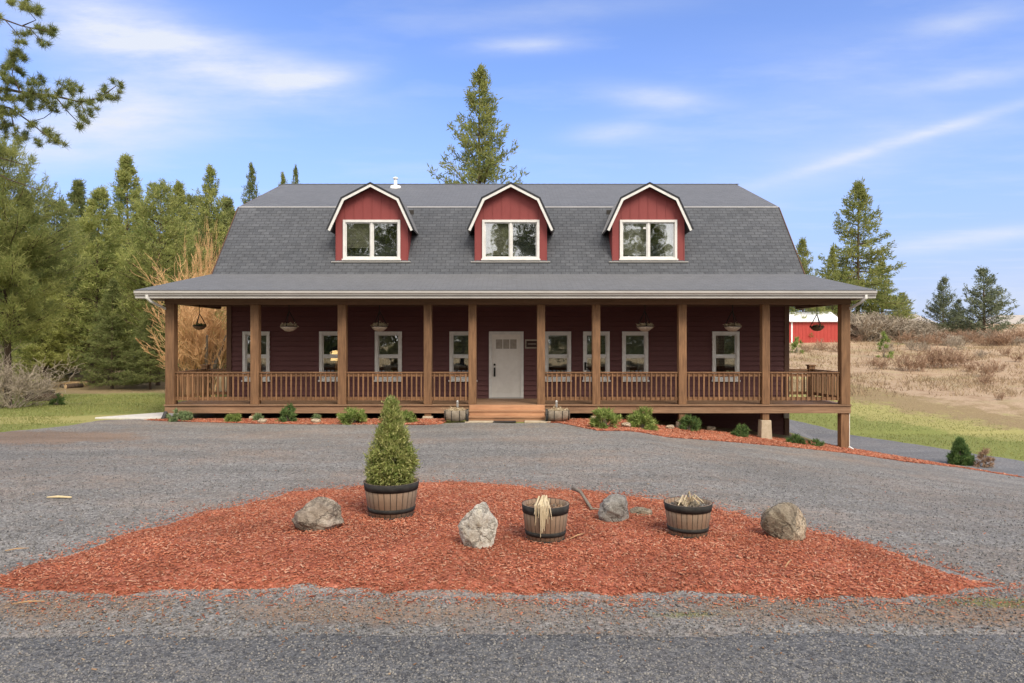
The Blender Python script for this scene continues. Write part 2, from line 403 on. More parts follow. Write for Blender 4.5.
# ---------------------------------------------------------------- mesh helpers
class MB:
    def __init__(s): s.v = []; s.f = []; s.uv = []; s.has_uv = False
    def add(s, vs, fs, uvs=None):
        o = len(s.v); s.v += [tuple(p) for p in vs]
        for i, f in enumerate(fs):
            s.f.append([o + k for k in f])
            if uvs: s.uv.append(uvs[i]); s.has_uv = True
            else: s.uv.append([(0, 0)] * len(f))
        return s
    def box(s, x0, x1, y0, y1, z0, z1):
        x0, x1 = sorted((x0, x1)); y0, y1 = sorted((y0, y1)); z0, z1 = sorted((z0, z1))
        vs = [(x0, y0, z0), (x1, y0, z0), (x1, y1, z0), (x0, y1, z0), (x0, y0, z1), (x1, y0, z1), (x1, y1, z1), (x0, y1, z1)]
        return s.add(vs, [(3, 2, 1, 0), (4, 5, 6, 7), (0, 1, 5, 4), (1, 2, 6, 5), (2, 3, 7, 6), (3, 0, 4, 7)])
    def bar(s, a, b, w, h=None, up=(0, 0, 1)):
        """rectangular bar from a to b"""
        h = h or w; a, b = Vector(a), Vector(b); d = (b - a).normalized()
        u = Vector(up)
        if abs(d.dot(u)) > .98: u = Vector((0, 1, 0))
        sx = d.cross(u).normalized() * w / 2; sz = sx.cross(d).normalized() * h / 2
        vs = [a - sx - sz, a + sx - sz, a + sx + sz, a - sx + sz, b - sx - sz, b + sx - sz, b + sx + sz, b - sx + sz]
        return s.add(vs, [(0, 1, 2, 3), (7, 6, 5, 4), (1, 0, 4, 5), (2, 1, 5, 6), (3, 2, 6, 7), (0, 3, 7, 4)])
    def tube(s, pts, rad, n=8, cap=True):
        pts = [Vector(p) for p in pts]
        if not hasattr(rad, '__len__'): rad = [rad] * len(pts)
        vs = []; ref = None
        for i, p in enumerate(pts):
            t = (pts[min(i + 1, len(pts) - 1)] - pts[max(i - 1, 0)]).normalized()
            if ref is None: ref = Vector((0, 0, 1)) if abs(t.z) < .9 else Vector((1, 0, 0))
            a = t.cross(ref).normalized(); c = a.cross(t); ref = c
            for k in range(n):
                q = 2 * math.pi * k / n
                vs.append(p + (a * math.cos(q) + c * math.sin(q)) * rad[i])
        fs = [(i * n + k, i * n + (k + 1) % n, (i + 1) * n + (k + 1) % n, (i + 1) * n + k) for i in range(len(pts) - 1) for k in range(n)]
        if cap: fs += [tuple(range(n))[::-1], tuple((len(pts) - 1) * n + k for k in range(n))]
        return s.add(vs, fs)
    def lathe(s, prof, n=26, c=(0, 0, 0)):
        vs = [(c[0] + r * math.cos(2 * math.pi * k / n), c[1] + r * math.sin(2 * math.pi * k / n), c[2] + z) for r, z in prof for k in range(n)]
        fs = [(i * n + k, i * n + (k + 1) % n, (i + 1) * n + (k + 1) % n, (i + 1) * n + k) for i in range(len(prof) - 1) for k in range(n)]
        return s.add(vs, fs)
    def prism(s, poly, y0, y1):
        """poly in x,z extruded along y (counter-clockwise seen from -y)"""
        n = len(poly)
        vs = [(x, y0, z) for x, z in poly] + [(x, y1, z) for x, z in poly]
        return s.add(vs, [tuple(range(n)), tuple(range(2 * n - 1, n - 1, -1))] + [((i + 1) % n, i, n + i, n + (i + 1) % n) for i in range(n)])
    def slab(s, quad, th, uvs=None):
        """quad (list of 3-4 pts, CCW from above) thickened downwards along its normal"""
        q = [Vector(p) for p in quad]; nrm = (q[1] - q[0]).cross(q[2] - q[0]).normalized()
        lo = [p - nrm * th for p in q]; n = len(q)
        fs = [tuple(range(n)), tuple(range(2 * n - 1, n - 1, -1))] + [((i + 1) % n, i, n + i, n + (i + 1) % n) for i in range(n)]
        uu = [uvs, [(0, .07)] * n] + [[(0, .07)] * 4] * n if uvs else None
        return s.add(q + lo, fs, uu)
    def build(s, name, mat, parent=None, smooth=False, bevel=0):
        me = bpy.data.meshes.new(name)
        me.from_pydata([tuple(p) for p in s.v], [], s.f); me.update()
        if s.has_uv:
            ul = me.uv_layers.new(name='UVMap'); k = 0
            for fu in s.uv:
                for q in fu: ul.data[k].uv = q; k += 1
        return link(name, me, mat, parent, smooth, bevel)

def link(name, me, mat, parent=None, smooth=False, bevel=0):
    me.materials.append(MATS[mat] if isinstance(mat, str) else mat)
    o = bpy.data.objects.new(name, me); COL.objects.link(o)
    if parent: o.parent = parent
    if smooth: me.polygons.foreach_set('use_smooth', [True] * len(me.polygons))
    if bevel:
        md = o.modifiers.new('bevel', 'BEVEL'); md.width = bevel; md.segments = 2; md.limit_method = 'ANGLE'
    return o

def npmesh(name, V, Fc, mat=None, parent=None, smooth=False):
    """V (n,3), Fc (m,k) arrays"""
    me = bpy.data.meshes.new(name)
    V = np.asarray(V, dtype=np.float32); Fc = np.asarray(Fc, dtype=np.int32); m, k = Fc.shape
    me.vertices.add(len(V)); me.vertices.foreach_set('co', V.ravel())
    me.loops.add(m * k); me.loops.foreach_set('vertex_index', Fc.ravel())
    me.polygons.add(m); me.polygons.foreach_set('loop_start', np.arange(0, m * k, k, dtype=np.int32))
    me.polygons.foreach_set('loop_total', np.full(m, k, dtype=np.int32))
    me.update(calc_edges=True); me.validate()
    if mat is None: return me
    return link(name, me, mat, parent, smooth)

def tag(o, label=None, cat=None, group=None, kind=None):
    if label: o['label'] = label
    if cat: o['category'] = cat
    if group: o['group'] = group
    if kind: o['kind'] = kind
    return o
def empty(name, loc=(0, 0, 0), rz=0):
    o = bpy.data.objects.new(name, None); COL.objects.link(o); o.location = loc; o.rotation_euler = (0, 0, rz)
    o.empty_display_size = .3
    return o
def copy_tree(o, parent=None):
    c = o.copy(); COL.objects.link(c); c.parent = parent
    for ch in [q for q in bpy.data.objects if q.parent == o]: copy_tree(ch, c)
    return c

# ---------------------------------------------------------------- terrain
def sst(a, b, x):
    t = np.clip((x - a) / (b - a), 0, 1); return t * t * (3 - 2 * t)
HY = [0, 29, 33, 36, 43, 50, 58, 65, 80, 95, 130, 400]
HZ = [-1.5, -1.5, -1.1, -.62, .15, 1.0, 2.0, 2.9, 4.0, 4.7, 3.2, 2.0]
def hz(x, y):
    x = np.asarray(x, float); y = np.asarray(y, float)
    k = sst(4, 17, y) * (1 - sst(26, 30, y))
    dd = np.maximum(0, x - 2.6)
    zr = -np.minimum(.12 * dd, 1.4) * sst(0, 1.6, dd) * k
    # beyond the crest the bank falls to the lower drive
    t = (x - 10.15) * .592 + (y - 21.75) * .806
    drop = sst(0, 2.6, np.minimum(t, x - 9.6))
    low = np.interp(y, HY, HZ)
    low = np.where(y < 30, -1.5, low)
    z = zr * (1 - drop) + low * drop
    lf = sst(30, 60, y) * (1 - sst(-4, 6, x))
    z = z + lf * .5
    far = (np.sin(x * .9 + 1.3 * np.sin(y * .5)) * np.cos(y * .7)) * .07
    z = z + far * sst(30, 45, y)
    return z
def hz1(x, y): return float(hz(x, y))
def ray(px, py, zoff=0.0):
    """point of the ground that the photo shows at (px, py) - used while laying the site out"""
    u = (px - CX) / F; v = (CY - py) / F
    Y = 4.0
    while Y < 400:
        if EYE + v * Y <= hz1(u * Y, Y) + zoff: break
        Y += .04
    return (u * Y, Y)

def sdist(P, poly):
    """signed distance, inside positive; P (n,2)"""
    poly = np.array(poly); A = poly; B = np.roll(poly, -1, 0)
    dmin = np.full(len(P), 1e9); ins = np.zeros(len(P), bool)
    for a, b in zip(A, B):
        ab = b - a; t = np.clip(((P - a) @ ab) / (ab @ ab + 1e-12), 0, 1)
        q = P - a - t[:, None] * ab
        dmin = np.minimum(dmin, np.hypot(q[:, 0], q[:, 1]))
        c = ((a[1] > P[:, 1]) != (b[1] > P[:, 1]))
        xi = (b[0] - a[0]) * (P[:, 1] - a[1]) / (b[1] - a[1] + 1e-12) + a[0]
        ins ^= c & (P[:, 0] < xi)
    return np.where(ins, dmin, -dmin)

def vnoise(x, y, s, seed=0):
    """value noise"""
    rs = np.random.RandomState(seed); T = rs.rand(64, 64)
    x = x * s; y = y * s; xi = np.floor(x).astype(int); yi = np.floor(y).astype(int); fx = x - xi; fy = y - yi
    fx = fx * fx * (3 - 2 * fx); fy = fy * fy * (3 - 2 * fy)
    g = lambda a, b: T[a % 64, b % 64]
    return (g(xi, yi) * (1 - fx) * (1 - fy) + g(xi + 1, yi) * fx * (1 - fy) + g(xi, yi + 1) * (1 - fx) * fy + g(xi + 1, yi + 1) * fx * fy) - .5
def fbm(x, y, s, seed=0):
    return vnoise(x, y, s, seed) + .5 * vnoise(x, y, s * 2.1, seed + 1) + .3 * vnoise(x, y, s * 4.3, seed + 2)

def grid(xs, ys):
    X, Y = np.meshgrid(xs, ys); n = len(xs); m = len(ys)
    idx = np.arange(n * m).reshape(m, n)
    Fq = np.stack([idx[:-1, :-1], idx[:-1, 1:], idx[1:, 1:], idx[1:, :-1]], -1).reshape(-1, 4)
    return X.ravel(), Y.ravel(), Fq
def attr(o, name, vals):
    a = o.data.attributes.new(name, 'FLOAT', 'POINT'); a.data.foreach_set('value', np.asarray(vals, np.float32))

def nonuni(segs):
    out = []
    for a, b, st in segs: out += list(np.arange(a, b - 1e-6, st))
    out.append(segs[-1][1]); return np.array(out)

def make_ground():
    xs = nonuni([(-1500, -200, 130), (-200, -60, 14), (-60, -26, 2), (-26, 26, .4), (26, 90, 1.2), (90, 200, 12), (200, 1500, 130)])
    ys = nonuni([(-900, -100, 100), (-100, -10, 10), (-10, 4, 1), (4, 34, .3), (34, 110, 1.1), (110, 200, 10), (200, 2400, 140)])
    X, Y, Fq = grid(xs, ys)
    Z = hz(X, Y)
    # sink under sheets handled by the sheets' own height
    o = npmesh('ground', np.stack([X, Y, Z - .0], 1), Fq, 'ground_cover', smooth=True)
    n = fbm(X, Y, .12, 5)
    right = sst(9, 12, X)
    YB = np.maximum(34.0 - 1.45 * (X - 17.5), 27.0)
    straw = right * sst(2, 11, Y - YB + n * 5)
    straw = np.maximum(straw, sst(120, 200, Y))
    brown = right * np.exp(-((Y - YB - 5.0) / 5.0) ** 2) * .80 * (1 - .35 * sst(18, 26, X)) + right * sst(50, 60, Y) * np.clip(fbm(X, Y, .2, 9), 0, 1) * .9
    left = 1 - sst(-9, -6, X)
    brown = np.maximum(brown, left * sst(30.5, 35, Y + n * 4)); brown = np.maximum(brown, 1 - sst(-12, -8, Y))
    yel = right * sst(-6, 0, Y - YB + n * 3) * .8 + 1.25 * left * np.exp(-((Y - 21.8 - (X + 12) * .02 + n * 2) / 1.5) ** 2) * .95 + left * np.exp(-((Y - 28.5 + n * 3) / 2.2) ** 2) * .35
    und = (X > -10.3) & (X < 9.6) & (Y > 21.5) & (Y < 27)
    brown = np.where(und, 1.0, brown); yel = np.where(und, 0, yel)
    attr(o, 'straw', straw); attr(o, 'brown', np.clip(brown, 0, 1)); attr(o, 'yellow', np.clip(yel, 0, 1))
    tag(o, 'green lawn, needle litter and dry straw hillside around the house', None, None, 'structure')
    return o
make_ground()

def sheet(name, poly, step, mat, lift, slope, mound=0.0, rag=.12, ragscale=1.2, seed=3, attrs=None, label=None, extra=None, split=None):
    poly = np.array(poly); x0, y0 = poly.min(0) - .6; x1, y1 = poly.max(0) + .6
    if split: xs = nonuni(split[0]); ys = nonuni(split[1])
    else: xs = np.arange(x0, x1, step); ys = np.arange(y0, y1, step)
    X, Y, Fq = grid(xs, ys)
    dd = sdist(np.stack([X, Y], 1), poly) + rag * 1.6 * fbm(X, Y, ragscale, seed)
    Zg = hz(X, Y)
    off = np.clip(dd * slope, -.10, lift)
    if mound: off = np.where(dd > 0, lift * sst(0, .25, dd) + mound * sst(0, 1.5, dd), off) + .018 * fbm(X, Y, 2.5, 8) * (dd > 0)
    Z = Zg + off
    keep = (dd[Fq] > -.45 * max(1, step * 2)).any(1)
    Fq = Fq[keep]; used = np.unique(Fq); mp = -np.ones(len(X), int); mp[used] = np.arange(len(used))
    o = npmesh(name, np.stack([X, Y, Z], 1)[used], mp[Fq], mat, smooth=True)
    if attrs:
        for k, fn in attrs.items(): attr(o, k, fn(X[used], Y[used]))
    tag(o, label, None, None, 'structure')
    return o

island_px = [(-25, 590), (40, 567), (110, 543), (200, 515), (290, 495), (370, 487), (450, 484), (540, 490), (600, 495), (660, 500), (720, 511), (800, 530), (870, 547), (940, 570), (1012, 591), (900, 606), (800, 602), (700, 600), (600, 604), (500, 603), (400, 599), (300, 594), (200, 598), (100, 600), (20, 597)]
island = [ray(*p) for p in island_px]
gravel_top_px = [(0, 433), (60, 425), (100, 420), (140, 419), (165, 421), (260, 424), (420, 424.5), (460, 423), (560, 423), (600, 431), (660, 436), (740, 443), (800, 448.5), (844, 453), (900, 461), (960, 468), (1023, 478)]
gtop = [ray(*p) for p in gravel_top_px]
gravel_poly = [(-34, -9), (34, -9), (34, 5), (22, 12.0)] + gtop[::-1] + [(-20, 17.0), (-34, 16.3)]

def earth(x, y):
    e = np.exp(-((y - 6.22) / .40) ** 2) * (.62 + .9 * fbm(x, y, .7, 91))
    e = np.maximum(e, np.exp(-((y - 17.4) / 1.3) ** 2) * (1 - sst(-12.5, -6.5, x)) * 1.5)
    e = np.maximum(e, sst(18.5, 20.6, y) * .25 * (x < 0))
    e = np.maximum(e, .30 * sst(5, 9, x) * (1 - sst(13, 18, y)))
    return e
def moss(x, y):
    g = lambda cx, cy, sx, sy: np.exp(-((x - cx) / sx) ** 2 - ((y - cy) / sy) ** 2)
    return g(4.5, 6.45, .9, .16) * 1.3 + g(1.6, 6.15, .5, .10) * .8 + g(3.45, 8.15, .6, .22) * 1.0 + g(1.0, 6.05, .9, .12) * .35 + g(-1.2, 6.0, 1.0, .1) * .3 + g(-6, 6.1, 2, .12) * .25
gr = sheet('gravel_driveway', gravel_poly, .2, 'gravel', .02, .12, rag=.16, ragscale=.9, seed=11, attrs={'earth': earth, 'moss': moss},
      label='grey gravel driveway curving past the front porch',
      split=([(-34, -12, 1), (-12, 14.4, .16), (14.4, 34, 1)], [(-9, 3, 1), (3, 22, .13)]))
sheet('road', [(-34, -10), (34, -10), (34, 5.9), (12, 5.9), (0, 5.85), (-12, 5.7), (-34, 5.4)], .2, 'chip_road', .028, .14, rag=.10, ragscale=1.3, seed=21,
      label='dark chip-sealed lane across the foreground', split=([(-34, -9, 1), (-9, 9, .14), (9, 34, 1)], [(-10, 3, 1), (3, 6.6, .08)]))
sheet('mulch_bed', island, .07, 'mulch', .05, .35, mound=.09, rag=.16, ragscale=2.0, seed=31, label='red mulch island in the turning circle')
bed_left = [ray(*p) for p in [(163, 421.5), (260, 424.5), (350, 425.5), (440, 425), (446, 422)]] + [(-2.0, 21.55), (-10.3, 21.55), (-10.8, 21.25)]
bed_right = [ray(*p) for p in [(548, 423), (560, 423.5), (600, 431.5), (660, 436.5), (740, 443.5), (800, 449), (844, 453.5), (900, 461.5), (960, 468.5), (1023, 478.5)]]
bed_right += [(14.4, 19.0), (13.2, 19.95), (11.6, 21.0), (10.3, 22.1), (9.6, 22.6), (5, 21.8), (1.2, 21.4)]
sheet('mulch_border', bed_left, .09, 'mulch', .03, .8, rag=.05, ragscale=2, seed=41, label='red mulch bed along the left half of the porch')
sheet('mulch_border', bed_right, .09, 'mulch', .03, .8, rag=.07, ragscale=2, seed=43, label='red mulch bed along the right half of the porch')
lower = [(9.0, 36), (11.2, 36), (12.5, 32.3), (13.8, 29.9), (15.2, 26.2), (16.6, 22.9), (20, 16), (15.9, 15.4), (14.5, 19.3), (12.2, 22.6), (10.2, 25), (9.0, 27)]
sheet('lower_driveway', lower, .25, 'lower_drive_gravel', .03, .12, rag=.18, ragscale=.8, seed=51, label='lower grey drive running behind the house')
# concrete walk at the left end of the porch
m = MB()
pts = [(-12.6, 21.75), (-11.1, 21.6), (-10.45, 21.75), (-10.45, 23.5), (-11.2, 23.4), (-12.0, 22.5)]
m.add([(x, y, .05) for x, y in pts] + [(x, y, -.1) for x, y in pts], [tuple(range(6)), tuple(range(11, 5, -1))] + [((i + 1) % 6, i, 6 + i, 6 + (i + 1) % 6) for i in range(6)])
tag(m.build('path', 'concrete_path', bevel=.01), 'pale concrete walk at the left end of the porch', None, None, 'structure')

# ---------------------------------------------------------------- scatter helper
def scatter(name, P, L, Wd, T, mat, tilt=.5, label=None, parent=None):
    """thin irregular chips: P (n,3) centres, L, Wd, T sizes"""
    n = len(P)
    base = np.array([(-.5, -.4, -.5), (.5, -.5, -.5), (.45, .5, -.5), (-.5, .35, -.5), (-.45, -.35, .5), (.4, -.5, .5), (.5, .4, .5), (-.4, .5, .5)])
    fc = np.array([(4, 5, 6, 7), (0, 1, 5, 4), (1, 2, 6, 5), (2, 3, 7, 6), (3, 0, 4, 7)])
    B = base[None] * np.stack([L, Wd, T], 1)[:, None, :]
    B = B * (1 + .25 * (np.random.rand(n, 8, 1) - .5))
    a = np.random.rand(n) * 6.283; t = (np.random.randn(n)) * tilt; r = np.random.randn(n) * tilt * .6
    def rot(B, i, j, q):
        c, s = np.cos(q)[:, None], np.sin(q)[:, None]; bi = B[..., i].copy(); bj = B[..., j].copy()
        B[..., i] = bi * c - bj * s; B[..., j] = bi * s + bj * c
    rot(B, 0, 2, t); rot(B, 1, 2, r); rot(B, 0, 1, a)
    V = (B + P[:, None, :]).reshape(-1, 3)
    Fc = (fc[None] + (np.arange(n) * 8)[:, None, None]).reshape(-1, 4)
    return npmesh(name, V, Fc, mat, parent)

def inside_pts(poly, n, margin=0.0, rag=None):
    poly = np.array(poly); lo = poly.min(0); hi = poly.max(0); out = []
    tot = 0
    while tot < n:
        q = lo + np.random.rand(n * 2, 2) * (hi - lo)
        q = q[sdist(q, poly) > margin + (0 if rag is None else rag * (np.random.rand(len(q))))]
        out.append(q); tot += len(q)
    return np.concatenate(out)[:n]

def mulch_h(P, poly):
    dd = sdist(P, poly) + .16 * 1.6 * fbm(P[:, 0], P[:, 1], 2.0, 31)
    return hz(P[:, 0], P[:, 1]) + np.where(dd > 0, .05 * sst(0, .25, dd) + .09 * sst(0, 1.5, dd), 0)
P = inside_pts(island, 64000, -.10, .14)
z = mulch_h(P, island) + .004 + np.random.rand(len(P)) * .016
q = inside_pts([(-9, 5.6), (8, 5.6), (8, 13), (-9, 13)], 260000); dq = sdist(q, island)
q = q[(dq < 0) & (np.random.rand(len(q)) < .55 * np.exp(dq / .13) + .006 * np.exp(dq / .8))]
P = np.concatenate([P, q]); z = np.concatenate([z, hz(q[:, 0], q[:, 1]) + .03])
o = scatter('mulch_chips', np.column_stack([P, z]), .010 + .05 * np.random.rand(len(P)) ** 2.4, .005 + .011 * np.random.rand(len(P)) ** 1.5, .003 + .004 * np.random.rand(len(P)), 'mulch_chip', .24)
tag(o, 'red bark chips covering the island bed', 'mulch', None, 'stuff')
Pb = np.concatenate([inside_pts(bed_left, 7000, -.05), inside_pts(bed_right, 16000, -.05)])
o = scatter('mulch_chips', np.column_stack([Pb, hz(Pb[:, 0], Pb[:, 1]) + .035]), .03 + .06 * np.random.rand(len(Pb)), .012 + .02 * np.random.rand(len(Pb)), np.full(len(Pb), .007), 'mulch_chip', .3)
tag(o, 'red bark chips in the beds along the porch', 'mulch', None, 'stuff')
# loose stones
n = 90000
yy = 4.6 + 12 * np.random.rand(n) ** 1.9; xx = (np.random.rand(n) - .5) * (yy * 1.46 + 1)
k = sdist(np.stack([xx, yy], 1), island) < .02
xx, yy = xx[k], yy[k]; s = .005 + .009 * np.random.rand(len(xx)) ** 2.5
o = scatter('loose_gravel', np.column_stack([xx, yy, hz(xx, yy) + .026 + s * .25]), s * 1.3, s, s * .8, 'stone_chip', .6)
tag(o, 'loose angular stones lying over the drive and lane', 'gravel', None, 'stuff')
# leaf litter
n = 2600
yy = np.concatenate([6.25 + .35 * np.random.randn(n), 5 + 15 * np.random.rand(1500), 17.6 + 1.0 * np.random.randn(500)])
xx = (np.random.rand(len(yy)) - .5) * (yy * 1.46); xx[-500:] = -12.5 + 3.5 * np.random.randn(500) * .6
k = sdist(np.stack([xx, yy], 1), gravel_poly) > .05
xx, yy = xx[k], yy[k]
o = scatter('leaf_litter', np.column_stack([xx, yy, hz(xx, yy) + .034]), .008 + .035 * np.random.rand(len(xx)) ** 2, .004 + .014 * np.random.rand(len(xx)) ** 2, np.full(len(xx), .003), 'litter_leaf', .3)
tag(o, 'brown leaf and twig litter on the gravel', 'leaf litter', None, 'stuff')

def blades(name, P, H, Wd, lean, mat, label, cat):
    n = len(P); a = np.random.rand(n) * 6.283
    dx, dy = np.cos(a), np.sin(a); b = np.random.rand(n) * 6.283
    V = np.zeros((n, 3, 3))
    V[:, 0] = P; V[:, 0, 0] -= dx * Wd / 2; V[:, 0, 1] -= dy * Wd / 2
    V[:, 1] = P; V[:, 1, 0] += dx * Wd / 2; V[:, 1, 1] += dy * Wd / 2
    V[:, 2] = P; V[:, 2, 0] += np.cos(b) * H * lean; V[:, 2, 1] += np.sin(b) * H * lean; V[:, 2, 2] += H
    o = npmesh(name, V.reshape(-1, 3), np.arange(n * 3).reshape(-1, 3), mat)
    return tag(o, label, cat, None, 'stuff')
n = 70000
xx = -34 + 24 * np.random.rand(n); yy = 16.5 + 15 * np.random.rand(n)
k = (sdist(np.stack([xx, yy], 1), gravel_poly) < -.02) & ~((xx > -13.6) & (yy > 21.2) & (yy < 23.6)) & ~((xx > -10.8))
xx, yy = xx[k], yy[k]
blades('grass', np.column_stack([xx, yy, hz(xx, yy) - .01]), .03 + .05 * np.random.rand(len(xx)), .025, .7, 'grass_blades', 'short green lawn grass left of the house', 'grass')
n = 60000
xx = 12 + 34 * np.random.rand(n); yy = 22 + 18 * np.random.rand(n)
k = sdist(np.stack([xx, yy], 1), lower) < -.1
k &= ((xx - 10.15) * .592 + (yy - 21.75) * .806 > 4.2) & (yy < np.maximum(34.0 - 1.45 * (xx - 17.5), 27.0) + 4 * np.random.rand(n) ** 2)
xx, yy = xx[k], yy[k]
blades('grass', np.column_stack([xx, yy, hz(xx, yy) - .01]), .03 + .06 * np.random.rand(len(xx)), .03, .7, 'grass_blades', 'green lawn strip beyond the lower drive', 'grass')
n = 90000
yy = 37 + 50 * np.random.rand(n); xx = 9 + 60 * np.random.rand(n) * (yy / 85)
k = np.random.rand(n) < np.clip(.4 + 1.4 * fbm(xx, yy, .5, 77), 0.05, 1)
xx, yy = xx[k], yy[k]
blades('dry_grass', np.column_stack([xx, yy, hz(xx, yy) - .01]), .08 + .22 * np.random.rand(len(xx)), .05, .6, 'dry_grass_blades', 'tan dry grass tufts over the hillside', 'grass')

# ---------------------------------------------------------------- house
HX = -.13                       # centre line
YF, YW, YE = 21.6, 24.0, 20.95  # deck front, wall, eave
ZD = .45                        # deck top
WL, WR = -9.47 + 0, 9.2         # wall corners
house = empty('farmhouse', (0, 0, 0))
tag(house, 'two-storey maroon farmhouse with grey gambrel roof, three dormers and full-width covered porch', 'house')

def X(px, Y=YW): return (px - CX) * Y / F
def Zp(py, Y=YW): return EYE + (CY - py) * Y / F

wins = [(243, 270), (319.5, 346.5), (375, 402), (449.5, 476.5), (544.5, 571), (583, 609.5), (622, 648), (712, 739)]
ZW0, ZW1 = Zp(381), Zp(331.5)
TR = .10
openings = [(X(a) + TR * .6, X(b) - TR * .6, ZW0 + TR * .6, ZW1 - TR * .6) for a, b in wins]
DX0, DX1, DZ1 = X(489), X(523.5), Zp(331.5)
openings.append((DX0 + .06, DX1 - .06, ZD, DZ1 - .05))

def lap_wall(x0, x1, z0, z1, y, ops, course=.165, depth=.034):
    m = MB(); zs = []
    z = z0
    while z < z1 - 1e-4:
        zt = min(z + course, z1)
        cuts = sorted({z, zt} | {q for o_ in ops for q in (o_[2], o_[3]) if z < q < zt})
        for a, b in zip(cuts[:-1], cuts[1:]):
            ya = y - depth * (1 - (a - z) / course); yb = y - depth * (1 - (b - z) / course)
            if abs(b - zt) < 1e-6 and b - a > .03: b_, yb_ = b - .016, yb
            else: b_, yb_ = b, yb
            blk = sorted([(o_[0], o_[1]) for o_ in ops if o_[2] < (a + b) / 2 < o_[3]])
            cur = x0
            for p, q in blk + [(x1, x1)]:
                if p > cur:
                    m.add([(cur, ya, a), (p, ya, a), (p, yb, b_), (cur, yb, b_)], [(0, 1, 2, 3)])
                    if b_ != b: m.add([(cur, y + .02, b_), (p, y + .02, b_), (p, y + .02, b), (cur, y + .02, b), (cur, yb, b_), (p, yb, b_)], [(0, 1, 2, 3), (4, 5, 1, 0)])
                if p > cur and abs(a - z) < 1e-6: m.add([(cur, y + .02, a), (p, y + .02, a), (p, ya, a), (cur, ya, a)], [(0, 1, 2, 3)])
                cur = max(cur, q)
        z = zt
    return m
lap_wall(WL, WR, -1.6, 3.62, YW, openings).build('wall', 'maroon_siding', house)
# side walls with gambrel gable outline
RY0, RY1, RYR, RYB2, RY3 = 24.0, 26.35, 31.5, 36.65, 39.0
RZ0, RZ1, RZR = 4.56, 7.26, 9.23
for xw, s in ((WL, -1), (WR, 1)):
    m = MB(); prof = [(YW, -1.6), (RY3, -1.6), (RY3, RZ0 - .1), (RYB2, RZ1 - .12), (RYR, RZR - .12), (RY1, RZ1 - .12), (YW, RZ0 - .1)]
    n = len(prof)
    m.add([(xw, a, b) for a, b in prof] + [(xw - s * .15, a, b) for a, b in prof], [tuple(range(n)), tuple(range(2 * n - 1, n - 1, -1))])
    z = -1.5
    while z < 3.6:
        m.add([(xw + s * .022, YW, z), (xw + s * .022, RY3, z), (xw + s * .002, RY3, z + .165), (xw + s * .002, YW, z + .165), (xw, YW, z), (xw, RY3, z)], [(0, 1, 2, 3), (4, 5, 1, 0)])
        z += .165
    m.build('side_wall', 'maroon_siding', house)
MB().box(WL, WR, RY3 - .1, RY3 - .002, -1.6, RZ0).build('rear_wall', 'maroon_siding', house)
for x0, x1 in ((WL - .03, WL + .13), (WR - .13, WR + .03)):
    MB().box(x0, x1, YW - .045, YW + .12, -1.6, 3.55).build('corner_board', 'maroon_corner', house, bevel=.004)
# dark rooms behind the glass
m = MB()
m.box(WL + .2, WR - .2, YW + 3.4, YW + 3.5, -.2, 7).box(WL + .2, WR - .2, YW + .05, YW + 3.4, .3, .42).box(WL + .2, WR - .2, YW + .1, YW + 3.4, 3.3, 3.4)
for xx in (X(295), X(425), X(483), X(530), X(664)): m.box(xx - .05, xx + .05, YW + .06, YW + 3.4, .42, 3.3)
m.build('room_interior', 'dark_interior', house)

def window(x0, x1, z0, z1, y, parent=house, style='hung', tr=TR, name='window', mat='white_trim'):
    """casing proud of the wall with sashes recessed; returns the window"""
    m = MB(); yo = y - .055
    m.box(x0, x0 + tr, yo, y + .04, z0, z1).box(x1 - tr, x1, yo, y + .04, z0, z1)
    m.box(x0 + tr, x1 - tr, yo, y + .04, z1 - tr, z1).box(x0 + tr, x1 - tr, yo, y + .04, z0, z0 + tr)
    m.box(x0 - .03, x1 + .03, yo - .035, yo - .001, z0 - .02, z0 + .035)
    s = .035; a0, a1, b0, b1 = x0 + tr, x1 - tr, z0 + tr, z1 - tr
    if style == 'hung':
        mid = (b0 + b1) / 2
        m.box(a0, a1, y - .02, y + .03, mid - .028, mid + .028)
        for p, q, yy in ((b0, mid - .028, y + .0), (mid + .028, b1, y + .018)):
            m.box(a0, a0 + s, yy, yy + .03, p, q).box(a1 - s, a1, yy, yy + .03, p, q).box(a0 + s, a1 - s, yy, yy + .03, p, p + s).box(a0 + s, a1 - s, yy, yy + .03, q - s, q)
    else:
        mid = (a0 + a1) / 2
        m.box(mid - .035, mid + .035, y - .03, y + .03, b0, b1)
        for p, q, yy in ((a0, mid - .035, y + .0), (mid + .035, a1, y + .018)):
            m.box(p, p + s, yy, yy + .03, b0, b1).box(q - s, q, yy, yy + .03, b0, b1).box(p + s, q - s, yy, yy + .03, b0, b0 + s).box(p + s, q - s, yy, yy + .03, b1 - s, b1)
    w = m.build(name, mat, parent, bevel=.004)
    return w, (a0, a1, b0, b1)
